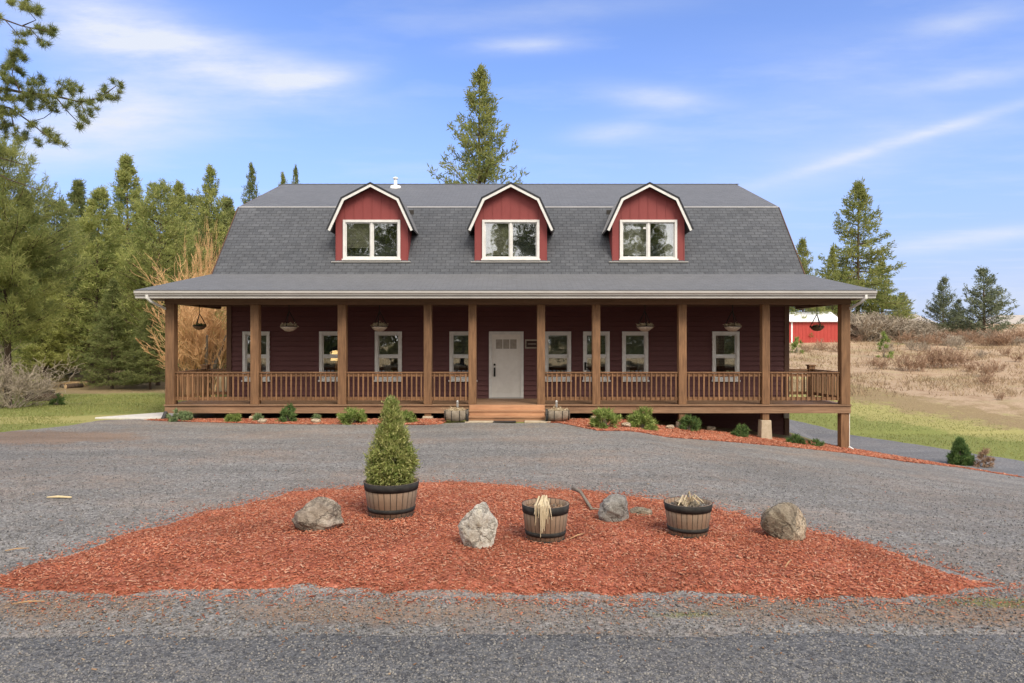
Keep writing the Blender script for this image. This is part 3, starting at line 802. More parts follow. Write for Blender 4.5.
for i, (a, b) in enumerate(wins):
    w, (a0, a1, b0, b1) = window(X(a), X(b), ZW0, ZW1, YW)
    mid = (b0 + b1) / 2
    MB().box(a0 + .03, a1 - .03, YW + .012, YW + .016, b0 + .03, mid - .03).build('pane', 'window_glass', w)
    MB().box(a0 + .03, a1 - .03, YW + .030, YW + .034, mid + .03, b1 - .03).build('pane', 'window_glass', w)
    if i != 1:
        m = MB(); zz = b1
        while zz > mid + (-.02, 0, .1, .0, -.02, .05, .12, -.3)[i]:
            m.box(a0 + .02, a1 - .02, YW + .10, YW + .13, zz - .045, zz - .006); zz -= .05
        m.build('blind', 'blind', w)
    if i in (0, 2, 3, 6):
        for (c0, c1) in ((a0, a0 + .20), (a1 - .22, a1)) if i != 2 else ((a0 + .15, a0 + .42),):
            m = MB(); k = 10
            vs = []
            for j in range(k + 1):
                xx = c0 + (c1 - c0) * j / k; yy = YW + .16 + .03 * math.sin(j * 2.2)
                vs += [(xx, yy, b0), (xx, yy, b1)]
            m.add(vs, [(2 * j, 2 * j + 2, 2 * j + 3, 2 * j + 1) for j in range(k)])
            m.build('curtain', 'curtain', w)
    if i == 1:
        tag(w, 'ground floor window with a warm lamp glowing inside')
    if i == 5:
        m = MB(); xh = X(585.2)
        m.box(xh - .035, xh + .035, YW - .09, YW - .056, Zp(370), Zp(362)).tube([(xh, YW - .075, Zp(367)), (xh, YW - .13, Zp(367)), (xh + .09, YW - .13, Zp(367.4))], .017)
        m.build('window_handle', 'black_iron', w)
# lamp standing inside the second window
lamp = empty('table_lamp', (X(329), YW + 1.0, .42))
tag(lamp, 'lit warm lamp glowing inside the second window from the left', 'lamp')
MB().lathe([(.001, 1.25), (.20, 1.26), (.13, 1.60), (.001, 1.61)], 20).build('lamp_shade', 'lamp_glow', lamp, True)
MB().lathe([(.001, 0), (.14, 0), (.14, .04), (.03, .10), (.03, .9), (.05, 1.0), (.02, 1.24), (.001, 1.26)], 14).build('lamp_base', 'beam_wood', lamp, True)
ll = bpy.data.lights.new('lamp_light', 'POINT'); ll.energy = 6; ll.color = (1, .6, .28); ll.shadow_soft_size = .18
lo_ = bpy.data.objects.new('lamp_light', ll); COL.objects.link(lo_); lo_.parent = lamp; lo_.location = (0, -.3, 1.45)
# warm wall panel behind the lamp
# front door
def door():
    m = MB(); c = .10; y = YW
    m.box(DX0, DX0 + c, y - .06, y + .05, ZD, DZ1).box(DX1 - c, DX1, y - .06, y + .05, ZD, DZ1).box(DX0 + c, DX1 - c, y - .06, y + .05, DZ1 - c, DZ1)
    d = m.build('door', 'white_trim', house, bevel=.005)
    x0, x1, z0, z1 = DX0 + c, DX1 - c, ZD + .03, DZ1 - c
    m = MB(); w = x1 - x0
    gz0, gz1 = Zp(348.8), Zp(339.4); gx0, gx1 = x0 + .13, x1 - .13
    m.box(x0, x1, y + .02, y + .045, z0, gz0 - .03)       # planked face below the lites
    m.box(x0, gx0, y + .02, y + .045, gz0 - .03, z1).box(gx1, x1, y + .02, y + .045, gz0 - .03, z1).box(gx0, gx1, y + .02, y + .045, gz1, z1).box(gx0, gx1, y + .02, y + .045, gz0 - .03, gz0)
    m.box(x0, x0 + .11, y + .008, y + .02, z0, z1).box(x1 - .11, x1, y + .008, y + .02, z0, z1)
    m.box(x0 + .11, x1 - .11, y + .008, y + .02, z0, z0 + .16).box(x0 + .11, x1 - .11, y + .008, y + .02, gz0 - .11, gz0 - .035)
    k = 5
    for i in range(k):
        a = x0 + .115 + (w - .23) * i / k; m.box(a, a + (w - .23) / k - .008, y + .013, y + .0205, z0 + .165, gz0 - .115)
    for i in (1, 2):
        a = gx0 + (gx1 - gx0) * i / 3; m.box(a - .012, a + .012, y + .01, y + .04, gz0, gz1)
    m.build('door_panel', 'door_paint', d, bevel=.003)
    m = MB().box(gx0, gx1, y + .026, y + .030, gz0, gz1).build('pane', 'frosted_glass', d)
    hx = X(494.6)
    MB().box(hx - .03, hx + .03, y - .012, y + .007, Zp(376.5), Zp(367.5)).build('handle_plate', 'black_iron', d)
    m = MB()
    MB().tube([(hx, y - .01, Zp(364.6)), (hx, y - .045, Zp(364.6))], .035, 12).build('deadbolt', 'black_iron', d)
    m.tube([(hx, y - .01, Zp(368.6)), (hx, y - .06, Zp(369)), (hx, y - .065, Zp(372)), (hx, y - .06, Zp(375)), (hx, y - .01, Zp(375.6))], .016)
    m.build('door_handle', 'black_iron', d)
    MB().box(DX0, DX1, y - .10, y - .062, ZD, ZD + .04).build('threshold', 'gutter_metal', d)
door()
pl = MB(); a, b, c, d_ = X(525), X(538.5), Zp(348.5), Zp(339.5)
pl.box(a, b, YW - .055, YW - .035, c, c + .045).box(a, b, YW - .055, YW - .035, d_ - .045, d_).box(a, a + .045, YW - .055, YW - .035, c + .045, d_ - .045).box(b - .045, b, YW - .055, YW - .035, c + .045, d_ - .045)
pq = pl.build('name_plaque', 'twig_grey', house)
MB().box(a + .02, b - .02, YW - .045, YW - .024, c + .02, d_ - .02).build('plaque_board', 'foundation', pq)
MB().box(a + .09, b - .08, YW - .05, YW - .0455, (c + d_) / 2 - .012, (c + d_) / 2 + .014).build('plaque_bar', 'twig_grey', pq)

# main roof
RX0, RX1 = -10.0, 9.75
def uvq(pts, base=0.0):
    p = [Vector(q) for q in pts]; low = p[0]
    d0 = (p[-1] - p[0]); slope = Vector((0, d0.y, d0.z)).normalized()
    return [(q.x, base + (q - low).dot(slope)) for q in p]
m = MB()
def rslab(p0, p1, th=.10, base=0.0):
    q = [(RX0, p0[0], p0[1]), (RX1, p0[0], p0[1]), (RX1, p1[0], p1[1]), (RX0, p1[0], p1[1])]
    m.slab(q, th, uvq(q, base))
rslab((RY0, RZ0), (RY1, RZ1)); rslab((RY1, RZ1 + .003), (RYR, RZR))
q = [(RX1, RY3, RZ0), (RX0, RY3, RZ0), (RX0, RYB2, RZ1), (RX1, RYB2, RZ1)]; m.slab(q, .1, uvq(q))
q = [(RX1, RYB2, RZ1), (RX0, RYB2, RZ1), (RX0, RYR, RZR), (RX1, RYR, RZR)]; m.slab(q, .1, uvq(q))
roof = m.build('roof', 'shingle', house)
m = MB()
ky = (RY1, RZ1 + .003)
m.slab([(RX0, RY1 - .015, RZ1 - .008), (RX1, RY1 - .015, RZ1 - .008), (RX1, RY1 + .012, RZ1 + .018), (RX0, RY1 + .012, RZ1 + .018)], .012)
m.build('roof_flashing', 'gutter_metal', roof)
m = MB()
for xx in np.arange(RX0, RX1 - .1, .28):
    m.slab([(xx, RYR - .15, RZR - .045), (xx + .29, RYR - .15, RZR - .038), (xx + .29, RYR, RZR + .018), (xx, RYR, RZR + .011)], .012)
    m.slab([(xx, RYR, RZR + .011), (xx + .29, RYR, RZR + .018), (xx + .29, RYR + .15, RZR - .038), (xx, RYR + .15, RZR - .045)], .012)
m.build('ridge_cap', 'shingle', roof)
# dark barge boards
for s_, xb in ((-1, RX0), (1, RX1)):
    m = MB(); pr = [(RY0, RZ0), (RY1, RZ1), (RYR, RZR), (RYB2, RZ1), (RY3, RZ0)]
    for p, q in zip(pr[:-1], pr[1:]): m.bar((xb + s_ * .014, p[0], p[1] - .09), (xb + s_ * .014, q[0], q[1] - .09), .022, .17)
    m.build('barge_board', 'maroon_corner', house)
# roof vent
vt = MB(); vx, vy = -4.95, 30.6; vz = RZ1 + (vy - RY1) * (RZR - RZ1) / (RYR - RY1)
vt.lathe([(.24, -.1), (.22, .06), (.07, .10), (.07, .34), (.001, .34)], 16).lathe([(.11, .36), (.11, .41), (.03, .45), (.001, .45)], 16)
v_ = vt.build('roof_vent', 'white_metal', house, True); v_.location = (vx, vy, vz)
# porch roof : front slope + short hipped returns
EX0, EX1, EZ = -10.98, 10.60, 3.84
YJ = 24.03; ZJ = RZ0 + .03
m = MB()
q = [(EX0, YE, EZ), (EX1, YE, EZ), (RX1 + .02, YJ, ZJ), (RX0 - .02, YJ, ZJ)]; m.slab(q, .05, uvq(q))
q = [(EX0, 25.4, EZ), (EX0, YE, EZ), (RX0 - .02, YJ, ZJ), (RX0 - .02, 25.4, ZJ)]; m.slab(q, .05, [(p[1], .8 * p[0]) for p in q])
q = [(EX1, YE, EZ), (EX1, 25.4, EZ), (RX1 + .02, 25.4, ZJ), (RX1 + .02, YJ, ZJ)]; m.slab(q, .05, [(p[1], .8 * p[0]) for p in q])
pr = m.build('porch_roof', 'shingle', house)
MB().box(EX0 + .1, EX1 - .1, YE + .1, 25.38, 3.64, 3.665).build('porch_ceiling', 'beam_wood', house)
m = MB(); m.box(EX0 + .06, EX1 - .06, YE + .02, YE + .05, 3.60, EZ - .052)
m.box(EX0 + .06, EX0 + .09, YE + .05, 25.4, 3.60, EZ - .055).box(EX1 - .09, EX1 - .06, YE + .05, 25.4, 3.60, EZ - .055)
for xa, xb in ((EX0 + .09, WL), (WR, EX1 - .09)): m.prism([(xa, 3.62), (xb, 3.62), (xb, 4.3 if xa > 0 else 4.3), ] if False else [(xa, 3.62), (xb, 3.62), (xb, ZJ - .15 if abs(xb) < abs(xa) else EZ - .08), (xa, EZ - .08 if abs(xb) < abs(xa) else ZJ - .15)], 25.36, 25.39)
m.build('fascia', 'white_trim', house)
# K-style gutter
m = MB(); prof = [(0, 0), (-.075, 0), (-.085, .035), (-.115, .06), (-.12, .125), (-.105, .125), (-.10, .07), (-.07, .02), (0, .02)]
def gut(x0, x1):
    n = len(prof); vs = [(x0, YE + .018 + a, 3.685 + b) for a, b in prof] + [(x1, YE + .018 + a, 3.685 + b) for a, b in prof]
    m.add(vs, [tuple(range(n)), tuple(range(2 * n - 1, n - 1, -1))] + [(i, (i + 1) % n, n + (i + 1) % n, n + i) for i in range(n)])
gut(EX0 + .02, EX1 - .02)
m.box(EX0 + .02, EX1 - .02, YE - .015, YE + .02, 3.60, 3.684)
m.build('gutter', 'gutter_metal', house)
for s_, xc, xp in ((-1, -10.6, -10.37), (1, 10.28, 10.12)):
    m = MB(); zb = 0.12 if s_ < 0 else hz1(10.1, 21.4) + .05
    m.bar((xc, YE - .03, 3.70), (xc, YE - .03, 3.58), .075).bar((xc, YE - .03, 3.60), (xc - s_ * .06, YE + .10, 3.50), .07).bar((xc - s_ * .06, YE + .10, 3.50), (xp, YF + .06, 3.30), .065)
    m.bar((xp, YF + .06, 3.31), (xp, YF + .06, zb), .065).bar((xp, YF + .06, zb + .02), (xp + s_ * .1, YF - .1, zb - .06), .065)
    ds = m.build('downspout', 'white_trim', house, bevel=.008)
    if s_ < 0:
        MB().bar((xp, YF + .0, zb + .10), (xp - .02, YF - .15, zb - .1), .10).build('drain_boot', 'plastic_dark', ds)

# beam, deck, posts
ZB = 3.455
PX = [171.5, 255.5, 342.5, 428, 472.5, 541, 596, 682, 765, 844]
PXW = [(p - CX) * (YF + .1) / F for p in PX]
PW = [.27, .25, .25, .24, .24, .24, .24, .24, .23, .27]
DL, DR = PXW[0] - .16, PXW[-1] + .16
MB().box(DL, DR, YF - .02, YF + .20, ZB, 3.64).build('porch_beam', 'beam_wood', house, bevel=.005)
for xx in (PXW[0], PXW[-1]): MB().box(xx - .09, xx + .09, YF + .201, YW + 1.2, ZB + .02, 3.638).build('porch_beam', 'beam_wood', house)
MB().box(DL, DR, YW - 4e-2, YW - 2.5e-2, 3.50, 3.64).build('frieze_board', 'maroon_corner', house)
m = MB(); yb = YF - .06
nb = 17
for i in range(nb):
    a = yb + (24.0 - .05 - yb) * i / nb; b = yb + (24.0 - .05 - yb) * (i + 1) / nb - .006
    m.box(DL, DR, a, b, ZD - .035, ZD)
m.box(DL, WL - .01, 23.96, 24.45, ZD - .035, ZD).box(WR + .01, DR, 23.96, 24.45, ZD - .035, ZD)
m.build('deck_floor', 'deck_edge', house)
m = MB()
m.box(DL + .01, DR - .01, YF - .02, YF + .02, ZD - .26, ZD - .036)
m.box(DL + .01, DL + .05, YF + .02, 24.4, ZD - .26, ZD - .036).box(DR - .05, DR - .01, YF + .02, 24.4, ZD - .26, ZD - .036)
for xx in np.arange(DL + .5, DR - .3, .6): m.box(xx, xx + .045, YF + .021, 23.94, ZD - .24, ZD - .037)
m.build('deck_rim', 'deck_edge', house, bevel=.004)
p0 = None
for i, (x, w) in enumerate(zip(PXW, PW)):
    m = MB().box(x - w / 2, x + w / 2, YF - .005 if i not in (0, 9) else YF - .03, YF + .235, ZD + (.001), ZB - .001)
    m.build('porch_post', 'cedar_wood', house, bevel=.012)
# posts below the deck on concrete footings
for i, x in enumerate(PXW):
    g = hz1(x, YF + .1)
    if i == 0: continue
    zt = ZD - .262; w = .2
    pad = g + (.10 if i < 7 else .22) if i < 8 else min(zt - .16, g + .58)
    if i == 9:
        pad = g - .1; w = .25
    m = MB().box(x - w / 2, x + w / 2, YF + .02, YF + .02 + w, pad, zt)
    m.build('under_post', 'cedar_wood', house, bevel=.01)
    if i != 9:
        fw = .17
        MB().add([(x - fw, YF - .06, g - .1), (x + fw, YF - .06, g - .1), (x + fw, YF + .3, g - .1), (x - fw, YF + .3, g - .1), (x - fw * .85, YF - .03, pad), (x + fw * .85, YF - .03, pad), (x + fw * .85, YF + .27, pad), (x - fw * .85, YF + .27, pad)],
                 [(4, 5, 6, 7), (0, 1, 5, 4), (1, 2, 6, 5), (2, 3, 7, 6), (3, 0, 4, 7)]).build('footing', 'concrete', house, bevel=.01)
# stub posts and railings
for xx in (PXW[0] + .02, PXW[-1] - .02):
    MB().box(xx - .10, xx + .10, 23.95, 24.15, ZD + .001, ZD + 1.08).box(xx - .13, xx + .13, 23.92, 24.18, ZD + 1.08, ZD + 1.12).build('stub_post', 'cedar_wood', house, bevel=.006)
    # wall-side post under the roof return
def railing(a, b, nbal):
    """a, b : (x, y) ends"""
    a, b = Vector((a[0], a[1], 0)), Vector((b[0], b[1], 0)); d = (b - a); L = d.length; d.normalize()
    up = Vector((0, 0, 1)); nrm = d.cross(up)
    zt = ZD + .955
    m = MB().bar(a + up * zt, b + up * zt, .125, .04).bar(a + up * (zt - .075), b + up * (zt - .075), .04, .088)
    r = m.build('railing', 'cedar_rail', house, bevel=.004)
    MB().bar(a + up * (ZD + .17), b + up * (ZD + .17), .04, .10).build('bottom_rail', 'cedar_rail', r)
    m = MB()
    for i in range(nbal):
        p = a + d * (L * (i + .5) / nbal) + nrm * .0
        off = nrm * (.0405)
        m.bar(p + off + up * (ZD + .115), p + off + up * (zt - .035), .040, .040)
    m.build('balusters', 'cedar_wood', r)
yr = YF + .10
for i in range(9):
    if i == 4: continue
    x0 = PXW[i] + PW[i] / 2; x1 = PXW[i + 1] - PW[i + 1] / 2
    railing((x0, yr), (x1, yr), max(5, round((x1 - x0) / .148)))
for xe, xi, s in ((PXW[0] + .02, WL, -1), (PXW[-1] - .02, WR, 1)):
    railing((xe, YF + .24), (xe, 23.95), 15)
    railing((xe - s * .10, 24.05), (xi + s * .03, 24.05), 3)
# steps
m = MB(); sx0, sx1 = X(469, 21.4), X(545, 21.4)
st = m
rise = ZD / 3
for i in range(2):
    z1 = ZD - rise * (i + 1); y1 = YF - .075 - .30 * i; y0 = y1 - .30
    m.box(sx0, sx1, y0 - .02, y0 + .135, z1 - .035, z1).box(sx0, sx1, y0 + .142, y1, z1 - .035, z1)
    m.box(sx0 + .02, sx1 - .02, y0, y0 + .02, z1 - rise, z1 - .037)
for xx in (sx0 + .02, sx1 - .06): m.box(xx, xx + .04, YF - .35, YF - .03, -.05, ZD - rise - .04).box(xx, xx + .04, YF - .655, YF - .352, -.05, ZD - 2 * rise - .04)
m.box(sx0, sx1, YF - .072, YF - .062, ZD - rise, ZD - .002)
m.build('porch_steps', 'step_wood', house, bevel=.005)
m = MB().box(sx0 - .08, sx0 + .75, YF - .95, YF - .69, -.05, .045).box(sx1 - .62, sx1 + .14, YF - .95, YF - .69, -.05, .05)
m.build('step_pad', 'concrete', house, bevel=.015)
o = MB().box(X(493, 20.8), X(516, 20.8), 20.60, 20.9, .02, .04).build('door_mat', 'plastic_dark'); tag(o, 'dark flat mat lying at the foot of the porch steps', 'door mat')

# dormers
for cpx in (371.8, 510.8, 648.3):
    Yd = 24.47; cx = (cpx - CX) * Yd / F; zb = 5.0; hw = (408.5 - 336) / 2 * Yd / F
    dz = lambda py: Zp(py, Yd)
    prof = [(-43.5, 230.5), (-29, 199), (0, 184), (29, 199), (43.5, 230.5)]
    rp = [(cx + a * Yd / F, dz(b)) for a, b in prof]
    # face with vertical boards
    win = (cx - 28.6 * Yd / F, cx + 28.6 * Yd / F, dz(260), dz(220))
    def top(x):
        x = abs(x - cx) * F / Yd
        py = np.interp(x, [0, 29, 43.5], [184 + 3.5, 199 + 3.5, 230.5 + 4]); return dz(py)
    m = MB(); k = 12; ow = (win[0] + .06, win[1] - .06, win[2] + .06, win[3] - .06)
    xs = sorted(set([cx - hw + 2 * hw * i / k for i in range(k + 1)] + [ow[0], ow[1]] + [cx - 29 * Yd / F, cx + 29 * Yd / F, cx]))
    for a, b in zip(xs[:-1], xs[1:]):
        mid = (a + b) / 2
        if ow[0] < mid < ow[1]:
            m.add([(a, Yd, ow[3]), (b, Yd, ow[3]), (b, Yd, top(b)), (a, Yd, top(a))], [(0, 1, 2, 3)])
            m.add([(a, Yd, zb - .4), (b, Yd, zb - .4), (b, Yd, ow[2]), (a, Yd, ow[2])], [(0, 1, 2, 3)])
        else: m.add([(a, Yd, zb - .4), (b, Yd, zb - .4), (b, Yd, top(b)), (a, Yd, top(a))], [(0, 1, 2, 3)])
    kk = 8
    for i in range(kk + 1):    # battens
        a = cx - hw + .02 + (2 * hw - .04) * i / kk
        if ow[0] - .06 < a < ow[1] + .06: m.box(a - .012, a + .012, Yd - .014, Yd - .001, ow[3] + .1, top(a) - .02)
        else: m.box(a - .012, a + .012, Yd - .014, Yd - .001, zb, top(a) - .02)
    for s in (-1, 1):
        xs_ = cx + s * hw; m.add([(xs_, Yd, zb - .4), (xs_, Yd + 2.6, zb - .4), (xs_, Yd + 2.6, top(xs_)), (xs_, Yd, top(xs_))], [(0, 1, 2, 3) if s > 0 else (3, 2, 1, 0)])
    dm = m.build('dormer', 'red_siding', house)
    # room behind
    MB().add([(cx - hw + .02, Yd + 1.6, zb - .3), (cx + hw - .02, Yd + 1.6, zb - .3), (cx + hw - .02, Yd + 1.6, 7.1), (cx - hw + .02, Yd + 1.6, 7.1)], [(0, 1, 2, 3)]).build('dormer_interior', 'dark_interior', dm)
    m = MB(); ov = .26; yb2 = 27.9
    for p, q in zip(rp[:-1], rp[1:]):
        quad = [(p[0], Yd - ov, p[1]), (q[0], Yd - ov, q[1]), (q[0], yb2, q[1]), (p[0], yb2, p[1])]
        ln = math.hypot(q[0] - p[0], q[1] - p[1]); sg = 1 if q[1] > p[1] else -1
        uv = [(Yd - ov, 0), (Yd - ov, ln), (yb2, ln), (yb2, 0)] if sg > 0 else [(Yd - ov, ln), (Yd - ov, 0), (yb2, 0), (yb2, ln)]
        m.slab(quad, .05, uv)
    m.build('dormer_roof', 'shingle', dm)
    # rake boards: mitred strips inset from roof outline
    def strip(i0, i1, y0, y1, mt, nm):
        P_ = [Vector((a, 0, b)) for a, b in rp]; c0 = Vector((cx, 0, rp[0][1]))
        nr = []
        for i in range(5):
            ns = []
            for j in (i - 1, i):
                if 0 <= j < 4:
                    d = (P_[j + 1] - P_[j]).normalized(); ns.append(Vector((d.z, 0, -d.x)))
            n_ = sum(ns, Vector()).normalized(); n_ /= n_.dot(ns[0]); nr.append(n_)
        a = [p + n_ * i0 for p, n_ in zip(P_, nr)]; b = [p + n_ * i1 for p, n_ in zip(P_, nr)]
        mm = MB()
        for i in range(4):
            mm.add([(a[i].x, y0, a[i].z), (a[i + 1].x, y0, a[i + 1].z), (b[i + 1].x, y0, b[i + 1].z), (b[i].x, y0, b[i].z),
                    (a[i].x, y1, a[i].z), (a[i + 1].x, y1, a[i + 1].z), (b[i + 1].x, y1, b[i + 1].z), (b[i].x, y1, b[i].z)],
                   [(0, 3, 2, 1), (4, 5, 6, 7), (0, 1, 5, 4), (3, 7, 6, 2), (0, 4, 7, 3), (1, 2, 6, 5)])
        return mm.build(nm, mt, dm)
    strip(.052, .135, Yd - ov - .012, Yd - ov + .02, 'white_trim', 'rake_board')
    strip(-.012, .050, Yd - ov - .02, Yd - ov - .001, 'shingle', 'drip_edge')
    MB().box(cx - hw - .12, cx + hw + .10, Yd - .13, Yd - .02, zb + .02, zb + .045).build('dormer_flashing', 'gutter_metal', dm)
    w, (a0, a1, b0, b1) = window(*win, Yd, house, 'slide', .085, 'dormer_window')
    mid = (a0 + a1) / 2
    MB().box(a0 + .03, mid - .06, Yd + .012, Yd + .016, b0 + .03, b1 - .03).build('pane', 'window_glass', w)
    MB().box(mid + .06, a1 - .03, Yd + .030, Yd + .034, b0 + .03, b1 - .03).build('pane', 'window_glass', w)
    m = MB(); zz = b1
    while zz > b0 + (.35 if cpx < 400 else .1): m.box(a0 + .01, mid - .04, Yd + .10, Yd + .125, zz - .045, zz - .008); zz -= .05
    m.build('blind', 'blind', w)
    if cpx > 600: MB().box(mid - .17, mid - .08, Yd + .006, Yd + .011, b1 - .22, b1 - .16).build('sticker', 'white_trim', w)
    if cpx > 500:
        m = MB(); c0, c1 = (a1 - .30, a1 - .02) if cpx > 600 else (a0, a0 + .25)
        vs = []
        for j in range(9):
            xx = c0 + (c1 - c0) * j / 8; vs += [(xx, Yd + .12 + .03 * math.sin(j * 2.1), b0), (xx, Yd + .12 + .03 * math.sin(j * 2.1), b1)]
        m.add(vs, [(2 * j, 2 * j + 2, 2 * j + 3, 2 * j + 1) for j in range(8)]).build('curtain', 'curtain', w)
# meter box on the foundation at right
MB().box(X(783), X(789) - .02, YW - .10, YW - .025, Zp(418), Zp(411.5)).build('utility_box', 'gutter_metal', house, bevel=.008)

# ---------------------------------------------------------------- hanging baskets
def basket(x, y, zc, r, pale, label, dark=False):
    t = empty('hanging_basket', (x, y, zc)); tag(t, label, 'hanging basket', 'hanging baskets under the porch roof')
    m = MB().lathe([(.001, -r * .62), (r * .45, -r * .55), (r * .82, -r * .28), (r, 0), (r * .94, .01), (r * .7, -r * .15), (.001, -r * .2)], 18)
    m.build('bowl', 'basket_coir' if dark else 'basket_pale', t, True)
    m = MB(); top = 3.63 - zc
    for k in range(3):
        a = 2.1 * k + .5; m.tube([(r * math.cos(a), r * math.sin(a), 0), (0, 0, r * 1.9)], .014, 4)
    m.tube([(0, 0, r * 1.9), (0, 0, top)], .012, 4)
    ring = [(r * math.cos(q), r * math.sin(q), .004) for q in np.linspace(0, 6.283, 19)]
    m.tube(ring, .012, 5, False)
    m.build('chain', 'black_iron', t)
    P = np.random.randn(900 if not dark else 200, 3) * [r * .45, r * .45, r * .12] + [0, 0, .03]
    P = P[np.hypot(P[:, 0], P[:, 1]) < r * 1.05]
    mm = leafcloud(P, .05, .03); o = link('dried_plant', mm, 'dead_stalks' if pale else 'dark_shrub_leaves', t)
def leafcloud(P, L, Wd, outward=None):
    n = len(P); d = np.random.randn(n, 3); d /= np.linalg.norm(d, axis=1)[:, None]
    if outward is not None: d = d + outward; d /= np.linalg.norm(d, axis=1)[:, None]
    s = np.cross(d, np.random.randn(n, 3)); s /= np.linalg.norm(s, axis=1)[:, None] + 1e-9
    L = np.asarray(L) * (.6 + .8 * np.random.rand(n)); V = np.zeros((n, 3, 3))
    V[:, 0] = P - s * (Wd / 2); V[:, 1] = P + s * (Wd / 2); V[:, 2] = P + d * L[:, None]
    return npmesh('leaves', V.reshape(-1, 3), np.arange(3 * n).reshape(-1, 3))
def wx(px, Y): return (px - CX) * Y / F
bz = Zp(326.5, 22.6)
basket(wx(289, 22.6), 22.6, bz, .26, True, 'pale dried basket hanging between the first and second windows from the left')
basket(wx(379.5, 22.6), 22.6, bz, .26, True, 'pale dried basket hanging above the third window from the left')
basket(wx(645, 22.6), 22.6, bz, .26, True, 'pale dried basket hanging near the right edge of the seventh window from the left')
basket(wx(732.5, 22.6), 22.6, bz, .26, True, 'pale dried basket hanging above the rightmost window')
basket(wx(199.5, 23.4), 23.4, Zp(326, 23.4), .21, False, 'dark brown basket hanging in the open left end of the porch', True)
basket(wx(817, 23.4), 23.4, Zp(327, 23.4), .22, False, 'dark basket hanging before the red shed at the right end of the porch', True)

# ---------------------------------------------------------------- barrels
def barrel(loc, r, h, label, rz=0, extra=None):
    t = empty('barrel_planter', loc, rz); tag(t, label, 'planter', 'half-barrel planters on the mulch island')
    rb = r * .80
    n = 26 * 6; prof = [(rb * .97, 0), (rb, .005), (rb + (r - rb) * .55, h * .5), (r, h), (r - .022, h), (r - .03, h * .86)]
    m = MB(); m.lathe(prof, n)
    body = m.build('barrel_staves', 'barrel_wood', t, True)
    def rad(z): return np.interp(z, [0, h * .5, h], [rb, rb + (r - rb) * .55, r])
    for za, zb_ in ((h * .78, h * 1.005), (h * .17, h * .29), (0, h * .06)):
        m = MB().lathe([(rad(za) + .001, za), (rad(za) + .006, za), (rad(zb_) + .006, zb_), (rad(zb_) + .001, zb_)], 48); m.build('hoop', 'black_iron', t, True)
    k = 28; P_ = []
    m = MB(); rs = r - .028
    vs = [(0, 0, h * .88)]; 
    for rr in (rs * .5, rs):
        for j in range(k): vs.append((rr * math.cos(2 * math.pi * j / k), rr * math.sin(2 * math.pi * j / k), h * .86 + random.uniform(-.012, .02)))
    fs = [(0, 1 + j, 1 + (j + 1) % k) for j in range(k)] + [(1 + j, 1 + k + j, 1 + k + (j + 1) % k, 1 + (j + 1) % k) for j in range(k)]
    m.add(vs, fs).build('soil', 'soil', t, True)
    n = 160; a = np.random.rand(n) * 6.283; q = rs * .9 * np.sqrt(np.random.rand(n))
    scatter('litter', np.column_stack([q * np.cos(a), q * np.sin(a), np.full(n, h * .885)]), .02 + .05 * np.random.rand(n), np.full(n, .01), np.full(n, .005), 'litter_leaf' if extra != 'stone' else 'stone_chip', .5, parent=t)['kind'] = 'stuff'
    return t
def onisl(px, py, r=0):
    x, y = ray(px, py, .12); y2 = y + r; return (x * (y2 / y), y2, float(mulch_h(np.array([[x * y2 / y, y2]]), island)[0]) - .01)
b1 = onisl(391.5, 522, .28); b2 = onisl(545.5, 546, .22); b3 = onisl(688, 541, .22)
barrel(b1, .345, .44, 'largest half-barrel planter, holding the clipped conifer')
barrel(b2, .262, .40, 'half-barrel planter with straw stalks hanging over its front rim', .3)
barrel(b3, .268, .37, 'half-barrel planter near the right end of the island, holding stones', .8, 'stone')
# straw over barrel 2
def straws(loc, n, r, h, spill, label):
    m = MB(); rs = random.Random(5)
    for i in range(n):
        a = rs.gauss(-1.75, .20) if spill else rs.uniform(0, 6.28); rr = r
        base = Vector((rs.uniform(-.05, .05), rs.uniform(-.07, .05), h * .86)); e = Vector((math.cos(a) * rr, math.sin(a) * rr, 0))
        dr = rs.uniform(.03, .34) * (1 - min(.8, abs(a + 1.75) * 1.8) if spill else 1)
        pts = [base, base * .5 + e * .5 + Vector((0, 0, h * .5 + rs.uniform(.06, .14))), e * 1.06 + Vector((0, 0, h + rs.uniform(.0, .04))), e * 1.10 + Vector((rs.uniform(-.02, .02), 0, h - dr))]
        if not spill: pts = [base, base + e * .4 + Vector((0, 0, .10 + rs.random() * .06)), base + e * .9 + Vector((0, 0, .05))]
        m.tube(pts, [.006, .009, .007, .003][:len(pts)], 4)
    o = m.build('dried_plant', 'dead_stalks'); o.location = loc
    tag(o, label, 'dead plant')
straws(b2, 34, .262, .40, True, 'pale dead grass clump flopped over the front of the middle barrel')
straws(b3, 7, .17, .37, False, 'few tan dead stems lying in the right barrel')
